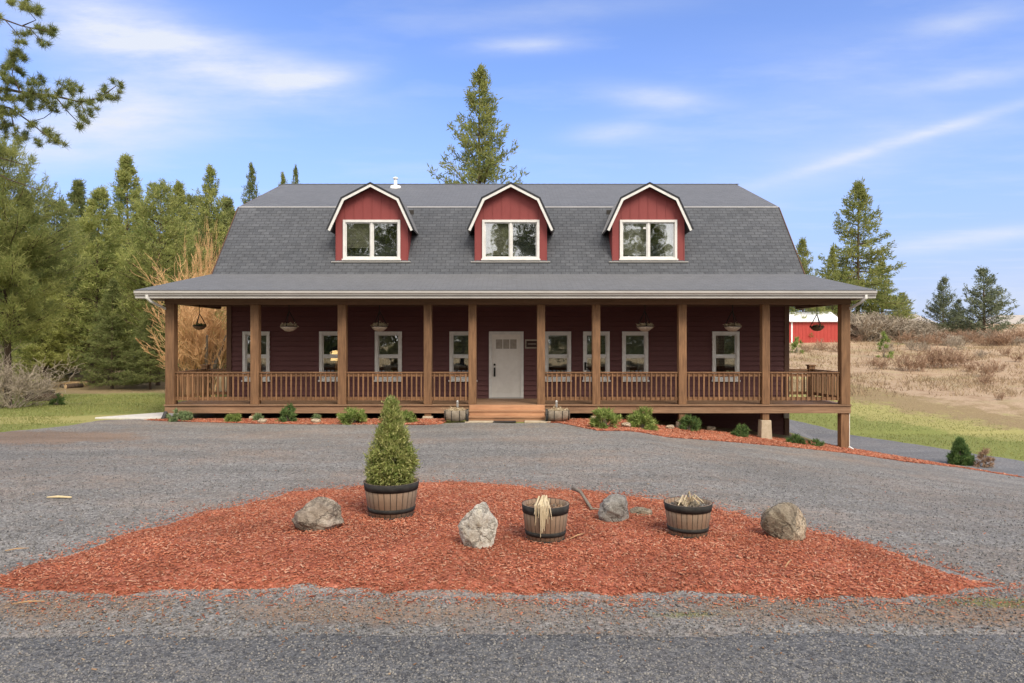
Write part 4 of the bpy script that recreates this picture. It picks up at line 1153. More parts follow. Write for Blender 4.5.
# stones within barrel 3
def boulder(name, loc, dims, mat, seed, label, cat='boulder', rz=0, cuts=7, group=None, rough=.16, tilt=(0, 0)):
    import bmesh
    bm = bmesh.new(); bmesh.ops.create_icosphere(bm, subdivisions=5, radius=1)
    rs = np.random.RandomState(seed); V = np.array([v.co[:] for v in bm.verts])
    for _ in range(cuts + 5):
        nrm = rs.randn(3); nrm /= np.linalg.norm(nrm); dd = rs.uniform(.66, .92)
        t = V @ nrm - dd; V = V - np.where(t > 0, t * .93, 0)[:, None] * nrm
    f = V / np.linalg.norm(V, axis=1)[:, None]
    def n3(p, s, k): return vnoise(p[:, 0] + p[:, 2] * 1.7 + k, p[:, 1] - p[:, 2] * 1.3 + k, s, seed + k)
    V = V * (1 + rough * (n3(V, 1.6, 1) + .5 * n3(V, 3.7, 2) + .28 * n3(V, 8, 3) + .22 * n3(V, 15, 4)))[:, None]
    V -= (V.max(0) + V.min(0)) / 2; V /= (V.max(0) - V.min(0)); V *= dims; V[:, 2] += dims[2] * .37
    me = bpy.data.meshes.new(name)
    for v, c in zip(bm.verts, V): v.co = c
    bm.to_mesh(me); bm.free()
    o = link(name, me, mat, None, True); o.location = loc; o.rotation_euler = (tilt[0], tilt[1], rz)
    tag(o, label, cat, group)
    return o
G = 'boulders on the mulch island'
p = onisl(318, 535, .25); boulder('boulder', (p[0], p[1], p[2] - .04), (.60, .46, .47), 'stone_tan', 3, 'rounded tan and grey boulder at the left of the island', rz=.3, group=G)
p = onisl(473.5, 551, .18); boulder('boulder', (p[0], p[1], p[2] - .04), (.42, .36, .62), 'stone_pale', 12, 'upright whitish boulder between the two left barrels', rz=.2, group=G, tilt=(0, .18), cuts=10)
p = onisl(615, 525, .18); boulder('boulder', (p[0], p[1], p[2] - .04), (.46, .36, .42), 'stone_grey', 23, 'grey pyramid-like boulder between the middle and right barrels', rz=.5, group=G, cuts=11)
p = onisl(640, 517, .12); boulder('boulder', (p[0], p[1], p[2] - .03), (.30, .24, .15), 'stone_olive', 31, 'small flat stone lying right of the grey boulder', 'stone', rz=.1)
p = onisl(781, 541, .2); bb = boulder('boulder', (p[0], p[1], p[2] - .03), (.50, .42, .52), 'stone_olive', 44, 'olive brown boulder with a pale broken right edge at the right of the island', rz=-.4, group=G, cuts=10, tilt=(0, .15))
bb.data.materials.append(MATS['stone_cut'])
for pgn in bb.data.polygons:
    nrm = pgn.normal; c = pgn.center
    if nrm.x > .55 and c.x > .12 and nrm.y < .6: pgn.material_index = 1
rs = random.Random(3)
for i, (dx, dy, s) in enumerate(((-.07, .02, .13), (.06, -.05, .09), (.12, .05, .08))):
    boulder('rock', (b3[0] + dx, b3[1] + dy, b3[2] + .31), (s * 1.3, s, s), ('stone_cut', 'stone_olive', 'stone_grey')[i], 60 + i, ('largest pale stone lying in the right barrel', 'small olive stone lying at the front of the right barrel', 'small grey stone lying at the right of the right barrel')[i], 'stone')
# driftwood and sticks
def stick(pts, r, mat, label, name='stick', cat='stick'):
    m = MB().tube(pts, r, 7); o = m.build(name, mat, None, True); tag(o, label, cat)
a = ray(574, 499, .12); b_ = ray(598, 513, .12)
stick([(a[0], a[1] + .25, .22), (a[0] + .1, a[1] + .1, .2), (b_[0] - .08, b_[1], .16), (b_[0] + .08, b_[1] - .0, .155)], [.028, .024, .018, .01], 'grey_bark', 'bent grey driftwood branch behind the middle barrel', 'driftwood', 'driftwood')
a = ray(47, 501); stick([(a[0], a[1], .045), (a[0] + .15, a[1] + .02, .05), (a[0] + .36, a[1], .045)], [.012, .02, .014], 'straw', 'short yellow stick lying on the gravel at left')
for (px, py, l, an, lb) in ((5, 553, .22, .5, 'pale stick at the left tip of the island'), (785, 575, .30, 1.0, 'thin grey stick on the mulch below the right boulder'), (12, 607, .25, .3, 'thin straw twig on the verge at far left'), (570, 546, .3, .9, 'thin pale twig on the mulch right of the middle barrel')):
    a = ray(px, py, .1 if px > 300 else 0.03); z0 = .17 if px > 300 else .05
    stick([(a[0], a[1], z0), (a[0] + l * .5 * math.cos(an), a[1] + l * .5 * math.sin(an), z0 + .01), (a[0] + l * math.cos(an), a[1] + l * math.sin(an), z0)], [.005, .007, .003], 'dead_leaf', lb)

# lengthwise half barrels beside the steps
def half_barrel(px, side, label):
    Yc = 20.75; x = wx(px, Yc); t = empty('trough_planter', (x, Yc, hz1(x, Yc) + .02)); tag(t, label, 'planter', 'barrel troughs flanking the steps')
    L, r = .66, .20; m = MB(); n = 18; k = 7; vs = []
    for i in range(k):
        u = i / (k - 1) * 2 - 1; rr = r * (1.0 - .16 * u * u)
        for j in range(n + 1):
            q = math.pi + math.pi * j / n; vs.append((u * L / 2, rr * 1.0 * math.cos(q), .34 + rr * 1.6 * math.sin(q)))
    fs = [(i * (n + 1) + j, (i + 1) * (n + 1) + j, (i + 1) * (n + 1) + j + 1, i * (n + 1) + j + 1) for i in range(k - 1) for j in range(n)]
    fs += [tuple(range(n + 1)), tuple((k - 1) * (n + 1) + j for j in range(n, -1, -1))]
    m.add(vs, fs); m.build('trough', 'twig_grey', t, True)
    for u in (-.92, -.35, .35, .92):
        rr = r * (1 - .16 * u * u) + .006; m = MB()
        pts = [(u * L / 2, rr * math.cos(math.pi + math.pi * j / 14), .34 + rr * 1.6 * math.sin(math.pi + math.pi * j / 14)) for j in range(15)]
        m.tube(pts, .016 if abs(u) > .5 else .010, 5); m.build('hoop', 'black_iron', t)
    e = L / 2 + .03
    m = MB(); pr_ = [(side * e, .17 * math.cos(q), .19 + .19 * math.sin(q)) for q in np.linspace(0, 6.283, 19)[:-1]]
    m.add([(p[0] - side * .06, p[1], p[2]) for p in pr_] + pr_, [tuple(range(18)), tuple(range(35, 17, -1))] + [(i, (i + 1) % 18, 18 + (i + 1) % 18, 18 + i) for i in range(18)]).build('black_end', 'plastic_dark', t)
    MB().box(-L / 2 + .03, L / 2 - .03, -.15, .15, .29, .315).build('soil', 'soil', t)
    P = np.random.randn(300, 3) * [L * .22, .06, .03] + [0, 0, .35]
    link('dried_plant', leafcloud(P, .07, .015), 'dead_stalks', t)
    lt = empty('path_light', (x + side * .04 , Yc + .05, hz1(x, Yc) + .32)); tag(lt, 'small white stake light in the barrel trough %s of the steps' % ('left' if side > 0 else 'right'), 'garden light', 'white stake lights')
    MB().lathe([(.001, 0), (.012, 0), (.012, .12), (.032, .125), (.032, .29), (.04, .295), (.001, .32)], 10).build('stake', 'white_metal', lt, True)
half_barrel(456, 1, 'weathered barrel trough left of the porch steps')
half_barrel(558, -1, 'weathered barrel trough right of the porch steps')

# ---------------------------------------------------------------- plants
def foliage_round(name, x, y, w, h, n, mat, label, cat='shrub', L=.07, Wd=.03, group=None, cone=False, stem=True, zoff=0.0, parent_mat='grey_bark', seed=0):
    z = hz1(x, y) + zoff; t = empty(name, (x, y, z)); tag(t, label, cat, group)
    rs = np.random.RandomState(seed + int(abs(x * 100)))
    nb = max(20, n // 60)
    # clump centres through the volume
    a = rs.rand(nb) * 6.283
    if cone:
        hh = rs.rand(nb) ** 1.35; rr = (w / 2) * np.interp(hh, [0, .10, .25, .6, .85, 1], [.82, 1, .96, .56, .26, .05]) * np.sqrt(.45 + .55 * rs.rand(nb)) * (1 + .10 * rs.randn(nb))
        C = np.column_stack([rr * np.cos(a), rr * np.sin(a), .03 + hh * h * .97])
    else:
        v = rs.randn(nb, 3); v /= np.linalg.norm(v, axis=1)[:, None]; v *= (.55 + .45 * rs.rand(nb))[:, None]
        v[:, 2] = np.abs(v[:, 2]); C = v * [w / 2, w / 2, h * .92] * (1 + .12 * rs.randn(nb, 1))
    idx = rs.randint(0, nb, n); cs = .16 * min(w, h) * (.55 if cone else .7)
    P = C[idx] + rs.randn(n, 3) * cs * .6
    P[:, 2] = np.maximum(P[:, 2], .01)
    out = P - [0, 0, h * .3]; out = out / (np.linalg.norm(out, axis=1)[:, None] + 1e-6)
    link('foliage', leafcloud(P, L, Wd, out * .9 + [0, 0, .4]), mat, t)
    m = MB(); k = 10 if not cone else 6
    for i in range(k):
        c = C[rs.randint(0, nb)]; m.tube([(0, 0, -.03), (c[0] * .4, c[1] * .4, c[2] * .5), tuple(c * .92)], [.02, .012, .005], 5)
    if cone: m.tube([(0, 0, -.03), (0, 0, h * .9)], [.035, .008], 6)
    m.build('stems', parent_mat, t)
    return t
G = 'shrubs in the beds along the porch'
def shrub(px, py, wpx, hpx, mat, label, n=1600, L=.10, Wd=.03, **k):
    x, y = ray(px, py); y = min(y + .15, 21.35) if px < 830 else y
    foliage_round('shrub', x, y, wpx * y / F, hpx * y / F, n, mat, label, L=L, Wd=Wd, group=G, **k)
shrub(177, 422, 23, 11, 'juniper_leaves', 'low spreading light green shrub below the left corner post')
shrub(231, 423, 16, 9, 'shrub_leaves', 'small round green shrub between the two leftmost porch posts')
shrub(285.5, 423, 17, 17, 'dark_shrub_leaves', 'rounded dark green shrub left of the third porch post')
shrub(256, 422, 9, 7, 'juniper_leaves', 'tiny pale plant in front of the second porch footing', 500)
shrub(316, 422, 8, 7, 'juniper_leaves', 'tiny pale plant between the dark and the lime shrubs', 400)
shrub(351, 425, 26, 17, 'shrub_leaves', 'bushy lime green shrub below the third porch post', 2600)
shrub(404, 424, 20, 14, 'shrub_leaves', 'green shrub half hidden behind the potted conifer', 1800)
shrub(606, 429, 26, 21, 'shrub_leaves', 'upright lime green shrub below the seventh porch post', 2600)
shrub(644, 430, 29, 22, 'shrub_leaves', 'widest lime green shrub right of the steps', 3000)
shrub(689, 431, 18, 17, 'dark_shrub_leaves', 'dark green upright shrub beside the eighth porch post')
shrub(733, 434, 15, 11, 'dark_shrub_leaves', 'small round dark green shrub on the open mulch')
shrub(779, 438, 18, 9, 'dark_shrub_leaves', 'flat olive shrub against the maroon foundation corner')
shrub(818, 447.5, 13, 7, 'dark_shrub_leaves', 'scraggly dark tuft on the bank left of the corner post', 500)
for px, py, w, h, mt, lb, nn, cn in ((960, 465, 20, 24, 'dark_shrub_leaves', 'small pointed dark green conifer on the right bank', 9000, True), (984, 468, 17, 20, 'twig_brown', 'ragged brown shrub right of the pointed conifer', 900, False)):
    x, y = ray(px, py); foliage_round('shrub', x, y, w * y / F, h * y / F, nn, mt, lb, L=.09, Wd=.025, cone=cn)
# potted conifer
sb = foliage_round('potted_conifer', b1[0], b1[1], .56, 1.04, 24000, 'potted_conifer_leaves', 'clipped yellow-green cone conifer growing in the largest barrel', 'conifer', .045, .016, cone=True, seed=4)
sb.location = (b1[0], b1[1], b1[2] + .40)

# --- twiggy bushes
def twigs(rs, m, base, d, L, r, depth, spread, nchild, curl=.25, minr=.004, sides=3):
    p = Vector(base); d = Vector(d).normalized(); pts = [p.copy()]; k = 4
    dirs = []
    for i in range(k):
        d = (d + Vector((rs.gauss(0, curl), rs.gauss(0, curl), rs.gauss(0, curl) * .7 + .04))).normalized()
        p = p + d * L / k; pts.append(p.copy()); dirs.append(d.copy())
    m.tube(pts, [max(minr, r * (1 - .7 * i / k)) for i in range(k + 1)], sides, False)
    if depth > 0:
        for j in range(nchild):
            i = rs.randint(1, k - 1) if k > 1 else 0
            q = dirs[i] + Vector((rs.gauss(0, spread), rs.gauss(0, spread), rs.gauss(0, spread) * .6 + .15))
            twigs(rs, m, pts[i + (j % 2)], q, L * rs.uniform(.45, .75), r * .55, depth - 1, spread, nchild, curl, minr, sides)
def bush_mesh(seed, stems, L, r, depth, spread, nchild, fan, curl=.2, minr=.004, wid=.3):
    rs = random.Random(seed); m = MB()
    for i in range(stems):
        a = rs.uniform(0, 6.28); f = fan * rs.random() ** .6
        twigs(rs, m, (wid * rs.uniform(-.5, .5), wid * rs.uniform(-.5, .5), -.05), (math.cos(a) * f, math.sin(a) * f, 1), L * rs.uniform(.6, 1.1), r, depth, spread, nchild, curl, minr)
    return m
# bare orange willow behind the porch corner
w = empty('bare_willow', (-13.0, 30.5, hz1(-13.0, 30.5))); tag(w, 'leafless orange-twigged willow behind the left end of the porch', 'tree')
m = bush_mesh(5, 17, 2.6, .03, 4, .36, 4, .26, .18, .0065, 1.3); ob = m.build('branches', 'twig_orange', w)
m = MB(); rs = random.Random(9)
for i in range(5):
    a = i * 1.3; m.tube([(0, 0, -.1), (math.cos(a) * .3, math.sin(a) * .3, 1), (math.cos(a) * .9, math.sin(a) * .9, 2.6)], [.13, .09, .04], 7)
m.build('trunk', 'grey_bark', w)
w2 = empty('bare_willow', (-15.0, 34.0, hz1(-15.0, 34.0))); tag(w2, 'second taller orange-twigged willow rising above the porch roof corner', 'tree')
o = ob.copy(); COL.objects.link(o); o.parent = w2; o.scale = (.40, .40, 1.4); o.rotation_euler = (0, 0, 2)
m = MB().tube([(0, 0, -.1), (.1, 0, 1.5), (0, .1, 4)], [.14, .1, .04], 7); m.build('trunk', 'grey_bark', w2)
# grey shrub at left edge
t = empty('bare_shrub', (wx(12, 25.5), 25.5, 0)); tag(t, 'tangled leafless grey-brown shrub on the lawn at the left edge', 'shrub')
bush_mesh(8, 26, 1.5, .02, 3, .6, 4, 1.3, .3, .006, .8).build('branches', 'twig_grey', t)
# hill scrub
scr = [bush_mesh(20 + i, 16, .9, .02, 2, .5, 4, .9, .25, .011, .7) for i in range(3)]
scr_me = [s.build('branches', 'twig_brown' if i != 1 else 'twig_grey') for i, s in enumerate(scr)]
used = [False] * 3
def hill_bush(px, py, s, k, label, group='leafless scrub on the hillside', sq=1.0):
    x, y = ray(px, py)
    if y > 120: y = 95; x = wx(px, y)
    t = empty('hill_shrub', (x, y, hz1(x, y)), random.uniform(0, 6)); tag(t, label, 'shrub', group)
    o = scr_me[k]
    if used[k]: o = o.copy(); COL.objects.link(o)
    used[k] = True; o.parent = t; o.scale = (s, s, s * sq)
rb = random.Random(12)
lab = 'low brown leafless bush on the straw hillside'
for (px, py, s) in ((888, 352, 1.2), (925, 352, 1.1), (907, 371, 1.5), (919, 371, 1.4), (930, 368, 1.7), (940, 368, 1.7), (950, 367, 1.7), (962, 366, 1.3), (970, 372, .9), (987, 377, 1.2), (996, 372, 1.0), (985, 385, .9), (882, 369, 1.0), (874, 366, .8), (838, 352, 1.0), (820, 350, 1.0), (806, 352, .8), (982, 358, .8), (1006, 356, .8), (1018, 362, .9), (1000, 400, .5), (960, 350, 1.3), (858, 342, .8), (912, 350, 1.1)):
    hill_bush(px, py, s * .62, rb.randrange(3) if py < 360 else 0, lab)
for i in range(34):        # brush belt just below the crest
    px = 905 + i * 3.8 + rb.uniform(-2, 2); hill_bush(px, rb.uniform(339, 346), rb.uniform(.7, 1.1), rb.randrange(3), 'brown brush in the belt below the dark spruces', 'brush belt below the spruces', .8)
for i in range(42):        # grey thicket at hill top
    y = 63 + rb.uniform(-3, 3.5); px = 852 + rb.uniform(0, 78) ; x = wx(px, y)
    t = empty('thicket_shrub', (x, y, hz1(x, y)), rb.uniform(0, 6)); tag(t, 'tall grey leafless shrub of the thicket on the hilltop', 'shrub', 'grey thicket on the hilltop')
    o = scr_me[1].copy(); COL.objects.link(o); o.parent = t; s = rb.uniform(1.7, 2.3) * (1 - .45 * max(0, (px - 885) / 45)); o.scale = (s, s, s * .8)
# fresh green sapling on hill
x, y = ray(884, 358)
foliage_round('sapling', x, y, 1.0, 1.9, 700, 'shrub_leaves', 'bright green young conifer alone on the straw hillside', 'young tree', .22, .06, cone=True)
x, y = ray(797, 353)
foliage_round('sapling', x, y, .9, 1.1, 500, 'shrub_leaves', 'small green conifer at the foot of the red shed', 'young tree', .22, .06, cone=True)
x, y = ray(57, 405)
foliage_round('shrub', wx(57, y), y, .42, .42, 900, 'dark_shrub_leaves', 'small dark clipped ball shrub on the left lawn', 'shrub', .08, .03)

# ---------------------------------------------------------------- conifers
def conifer(seed, H, Rb, base=.08, whorls=34, per=6, step=.42, blades_=6, bl=.30, bw=.07, droop=.25, power=.8, gap=.1, up=.15, side=.38, trunk_r=.17, round_=False):
    rs = np.random.RandomState(seed); pts = []; dirs = []; m = MB(); lim = MB()
    lean = rs.randn(2) * .012 * H
    axis = lambda h: np.array([lean[0] * h * h, lean[1] * h * h, H * h])
    m.tube([tuple(axis(h)) for h in np.linspace(-.02, .99, 9)], [trunk_r * (1 - .93 * h) for h in np.linspace(0, 1, 9)], 7)
    for w in range(whorls):
        h = base + (1 - base) * ((w + .5 + rs.uniform(-.3, .3)) / whorls) ** .93
        if h > .992: h = .992
        q = (1 - h) / (1 - base)
        prof = q ** power if not round_ else min(1, 1.25 * q ** .55) * (.55 + .45 * min(1, (1 - q) * 3))
        for k in range(per):
            if rs.rand() < gap: continue
            a = rs.rand() * 6.283; Lb = max(.10, Rb * prof * rs.uniform(.62, 1.12))
            d0 = np.array([math.cos(a), math.sin(a), up - droop * q + .45 * (1 - q) ** 2])
            p = axis(h + rs.uniform(-.01, .01)); n = max(2, int(Lb / step)); line = [tuple(p)]
            for i in range(n):
                s = (i + 1) / n; d = d0 + np.array([0, 0, .35 * s * s]) + rs.randn(3) * .10; d /= np.linalg.norm(d)
                p = p + d * Lb / n; line.append(tuple(p))
                if s < .25 and Lb > 1.5: continue
                sw = side * Lb * (1.15 - s) * .9
                perp = np.array([-d[1], d[0], 0]); perp /= np.linalg.norm(perp) + 1e-6
                ns = max(1, int(sw / (step * .8)))
                pts.append(p + rs.randn(3) * .04); dirs.append(d)
                for sg in (-1, 1):
                    for j in range(ns):
                        off = perp * sg * sw * (j + 1) / ns + d * (j + 1) * .12 + np.array([0, 0, rs.randn() * .08 - .03 * j])
                        pts.append(p + off + rs.randn(3) * .05); dirs.append(d * .7 + perp * sg * .7)
            if n > 2: lim.tube(line, [max(.008, .05 * Lb / 3 * (1 - .8 * i / n)) for i in range(n + 1)], 3, False)
    pts.append(axis(1.0)); dirs.append(np.array([0, 0, 1.]))
    P = np.repeat(np.array(pts), blades_, 0); D = np.repeat(np.array(dirs), blades_, 0); n = len(P)
    P = P + rs.randn(n, 3) * bl * .34
    d = D * .9 + rs.randn(n, 3) * .75 + [0, 0, .28]; d /= np.linalg.norm(d, axis=1)[:, None]
    s = np.cross(d, rs.randn(n, 3)); s /= np.linalg.norm(s, axis=1)[:, None] + 1e-9
    L = bl * (.6 + .8 * rs.rand(n)); w_ = bw * (.7 + .6 * rs.rand(n)); V = np.zeros((n, 4, 3))
    V[:, 0] = P - d * L[:, None] * .25; V[:, 1] = P + d * L[:, None] * .25 + s * w_[:, None] / 2; V[:, 2] = P + d * L[:, None] * .8; V[:, 3] = P + d * L[:, None] * .25 - s * w_[:, None] / 2
    crown = npmesh('crown', V.reshape(-1, 3), np.arange(4 * n).reshape(-1, 4))
    o_ = len(m.v); m.v += lim.v; m.f += [[o_ + i for i in f] for f in lim.f]; m.uv += lim.uv
    me = bpy.data.meshes.new('trunk'); me.from_pydata([tuple(p) for p in m.v], [], m.f); me.update()
    me.materials.append(MATS['bark'])
    return me, crown
TYPES = {}
def plant_tree(kind, mat, x, y, zs, label, name='conifer_tree', group=None, xy=1.0, rz=None, z=None):
    tm, cm, H = TYPES[kind]
    key = (kind, mat)
    if key not in TYPES:
        c = cm.copy(); c.materials.clear(); c.materials.append(MATS[mat]); TYPES[key] = c
    t = empty(name, (x, y, (hz1(x, y) if z is None else z) - .05), random.uniform(0, 6) if rz is None else rz); tag(t, label, 'tree', group)
    s = zs / H
    for nm, me in (('trunk', tm), ('crown', TYPES[key])):
        o = bpy.data.objects.new(nm, me); COL.objects.link(o); o.parent = t; o.scale = (s * xy, s * xy, s)
    return t
def mk(kind, H, **k):
    tm, cm = conifer(H=H, **k); TYPES[kind] = (tm, cm, H)
mk('pineA', 13, seed=1, Rb=3.9, base=.10, whorls=36, per=8, step=.46, blades_=12, bl=.25, bw=.050, droop=.15, power=.85)
mk('pineB', 13, seed=2, Rb=3.6, base=.05, whorls=36, per=8, step=.46, blades_=12, bl=.25, bw=.050, droop=.25, power=.95)
mk('pineC', 13, seed=3, Rb=4.2, base=.14, whorls=32, per=7, step=.46, blades_=12, bl=.25, bw=.050, droop=.05, power=.52, up=.3)
mk('sparse', 20, seed=4, Rb=6.6, base=.14, whorls=44, per=5, step=.50, blades_=8, bl=.36, bw=.08, droop=.1, power=.90, gap=.16, up=.35, side=.26, trunk_r=.26)
mk('spruce', 13, seed=5, Rb=4.9, base=.04, whorls=34, per=5, step=.45, blades_=8, bl=.36, bw=.09, droop=.45, power=.85, gap=.12, side=.36, trunk_r=.22)
mk('blue', 6.3, seed=6, Rb=3.0, base=.02, whorls=22, per=6, step=.36, blades_=7, bl=.26, bw=.07, droop=.1, power=.80, gap=.22, up=.35, side=.25, trunk_r=.14)
mk('bigpine', 12, seed=7, Rb=4.6, base=.22, whorls=22, per=6, step=.42, blades_=22, bl=.34, bw=.032, droop=-.05, round_=True, side=.36, trunk_r=.24)

G = 'conifer wood left of the house'
def T(px, top, Y, kind, mat, label, xy=1.0, group=G):
    x = wx(px, Y); z0 = hz1(x, Y); H = Zp(top, Y) - z0
    plant_tree(kind, mat, x, Y, H, label, group=group, xy=xy * 1.0)
for a in [(95, 190, 38, 'pineA', 'wood_pine_needles', 'broad light green pine fourth from the left at the wood edge', 1.1),
          (128, 158, 41, 'pineB', 'wood_pine_needles', 'tallest pointed pine of the wood between the left edge and the house', 1.0),
          (158, 188, 37, 'pineC', 'wood_pine_needles', 'bushy pine at the wood edge left of the orange willow', .9),
          (60, 205, 42, 'pineC', 'dark_pine_needles', 'dark pine in the wood beside the leftmost large pine', 1.0),
          (22, 190, 45, 'pineB', 'dark_pine_needles', 'dark pine in the wood behind the leftmost large pine', 1.1),
          (178, 186, 45, 'pineA', 'wood_pine_needles', 'pale pine of the wood seen above the porch roof corner', 1.0),
          (212, 169, 48, 'sparse', 'wood_pine_needles', 'slim airy pine just left of the main roof', .85),
          (78, 182, 55, 'pineB', 'dark_pine_needles', 'dark pine deep in the wood at left', 1.0),
          (143, 205, 56, 'pineA', 'dark_pine_needles', 'dark pine deep in the wood behind the tallest pine', 1.2),
          (192, 200, 58, 'pineC', 'dark_pine_needles', 'dark pine deep in the wood behind the porch corner', 1.2),
          (-20, 180, 40, 'pineA', 'dark_pine_needles', 'dark pine partly outside the left edge of the photo', 1.2),
          (228, 200, 52, 'pineB', 'dark_pine_needles', 'pine hidden low behind the left roof slope', 1.1),
          (45, 262, 36, 'pineB', 'wood_pine_needles', 'shorter light pine at the wood edge behind the grey shrub', 1.2),
          (112, 280, 35, 'pineB', 'dark_pine_needles', 'short dark pine in front of the tallest pine', 1.2),
          (150, 300, 34.5, 'pineA', 'dark_pine_needles', 'low dark young pine beside the left corner post', 1.2),
          (5, 300, 37, 'pineB', 'dark_pine_needles', 'low dark pine at the left edge behind the grey shrub', 1.4),
          (75, 310, 46, 'pineB', 'dark_pine_needles', 'low dark pine filling the wood behind the logs', 1.4),
          (200, 300, 46, 'pineA', 'dark_pine_needles', 'low dark pine seen through the left end of the porch', 1.6)]:
    T(*a)
rb = random.Random(44)
for i in range(26):
    Y = rb.uniform(60, 85); px = rb.uniform(-90, 250)
    T(px, rb.uniform(215, 262), Y, rb.choice(['pineA', 'pineB', 'pineC']), 'dark_pine_needles', 'distant dark pine closing the back of the wood', 1.3, 'distant pines at the back of the wood')
Gb = 'trees beyond the house'
T(478, 72, 52, 'sparse', 'pine_needles', 'tall airy pine rising alone behind the ridge between the left and middle dormers', .95, None)
T(252, 167, 60, 'sparse', 'dark_pine_needles', 'thin pine top showing over the upper left roof slope', .55, None)
T(283, 176, 62, 'sparse', 'pine_needles', 'pine tip barely showing at the left end of the ridge', .5, None)
T(295, 169, 66, 'sparse', 'dark_pine_needles', 'second pine tip showing just right of the ridge end', .4, None)
T(858, 184, 68, 'spruce', 'pine_needles', 'tall ragged spruce on the hilltop right of the house', .95, None)
T(832, 248, 66, 'pineB', 'wood_pine_needles', 'light green pine beside the tall ragged spruce', .9, None)
T(803, 240, 62, 'spruce', 'pine_needles', 'slender spruce half hidden by the right roof slope', .75, None)
T(882, 262, 74, 'spruce', 'pine_needles', 'lower spruce right of the tall ragged spruce', 1.2, None)
T(903, 293, 80, 'pineC', 'pine_needles', 'short pine at the right foot of the tall ragged spruce', 1.3, None)
T(813, 285, 74, 'pineB', 'dark_pine_needles', 'dark pine above the shed seen under the porch roof', 1.2, None)
T(836, 288, 76, 'pineC', 'dark_pine_needles', 'dark rounded pine between the shed and the corner post', 1.2, None)
T(943, 279, 64, 'blue', 'blue_spruce_needles', 'slimmer left one of the two dark blue-green spruces', .82, None)
T(958, 300, 66, 'blue', 'blue_spruce_needles', 'low dark spruce between the two dark blue-green spruces', 1.0, None)
T(984, 270, 63, 'blue', 'blue_spruce_needles', 'broad right one of the two dark blue-green spruces', 1.12, None)
# large pine at left edge
T(8, 150, 26, 'bigpine', 'pine_needles', 'leftmost large pine with long needles and rounded crown', .74, None)
# pines across the lane, seen only mirrored in the windows
for i in range(22):
    x = -38 + i * 3.7; y = (-20, -26, -23)[i % 3]; h = (16, 23, 19, 25, 17)[i % 5]
    plant_tree('pineB', ('wood_pine_needles', 'dark_pine_needles')[i % 2], x, y, h, 'pine across the lane mirrored in the windows', group='pines across the lane', z=0)

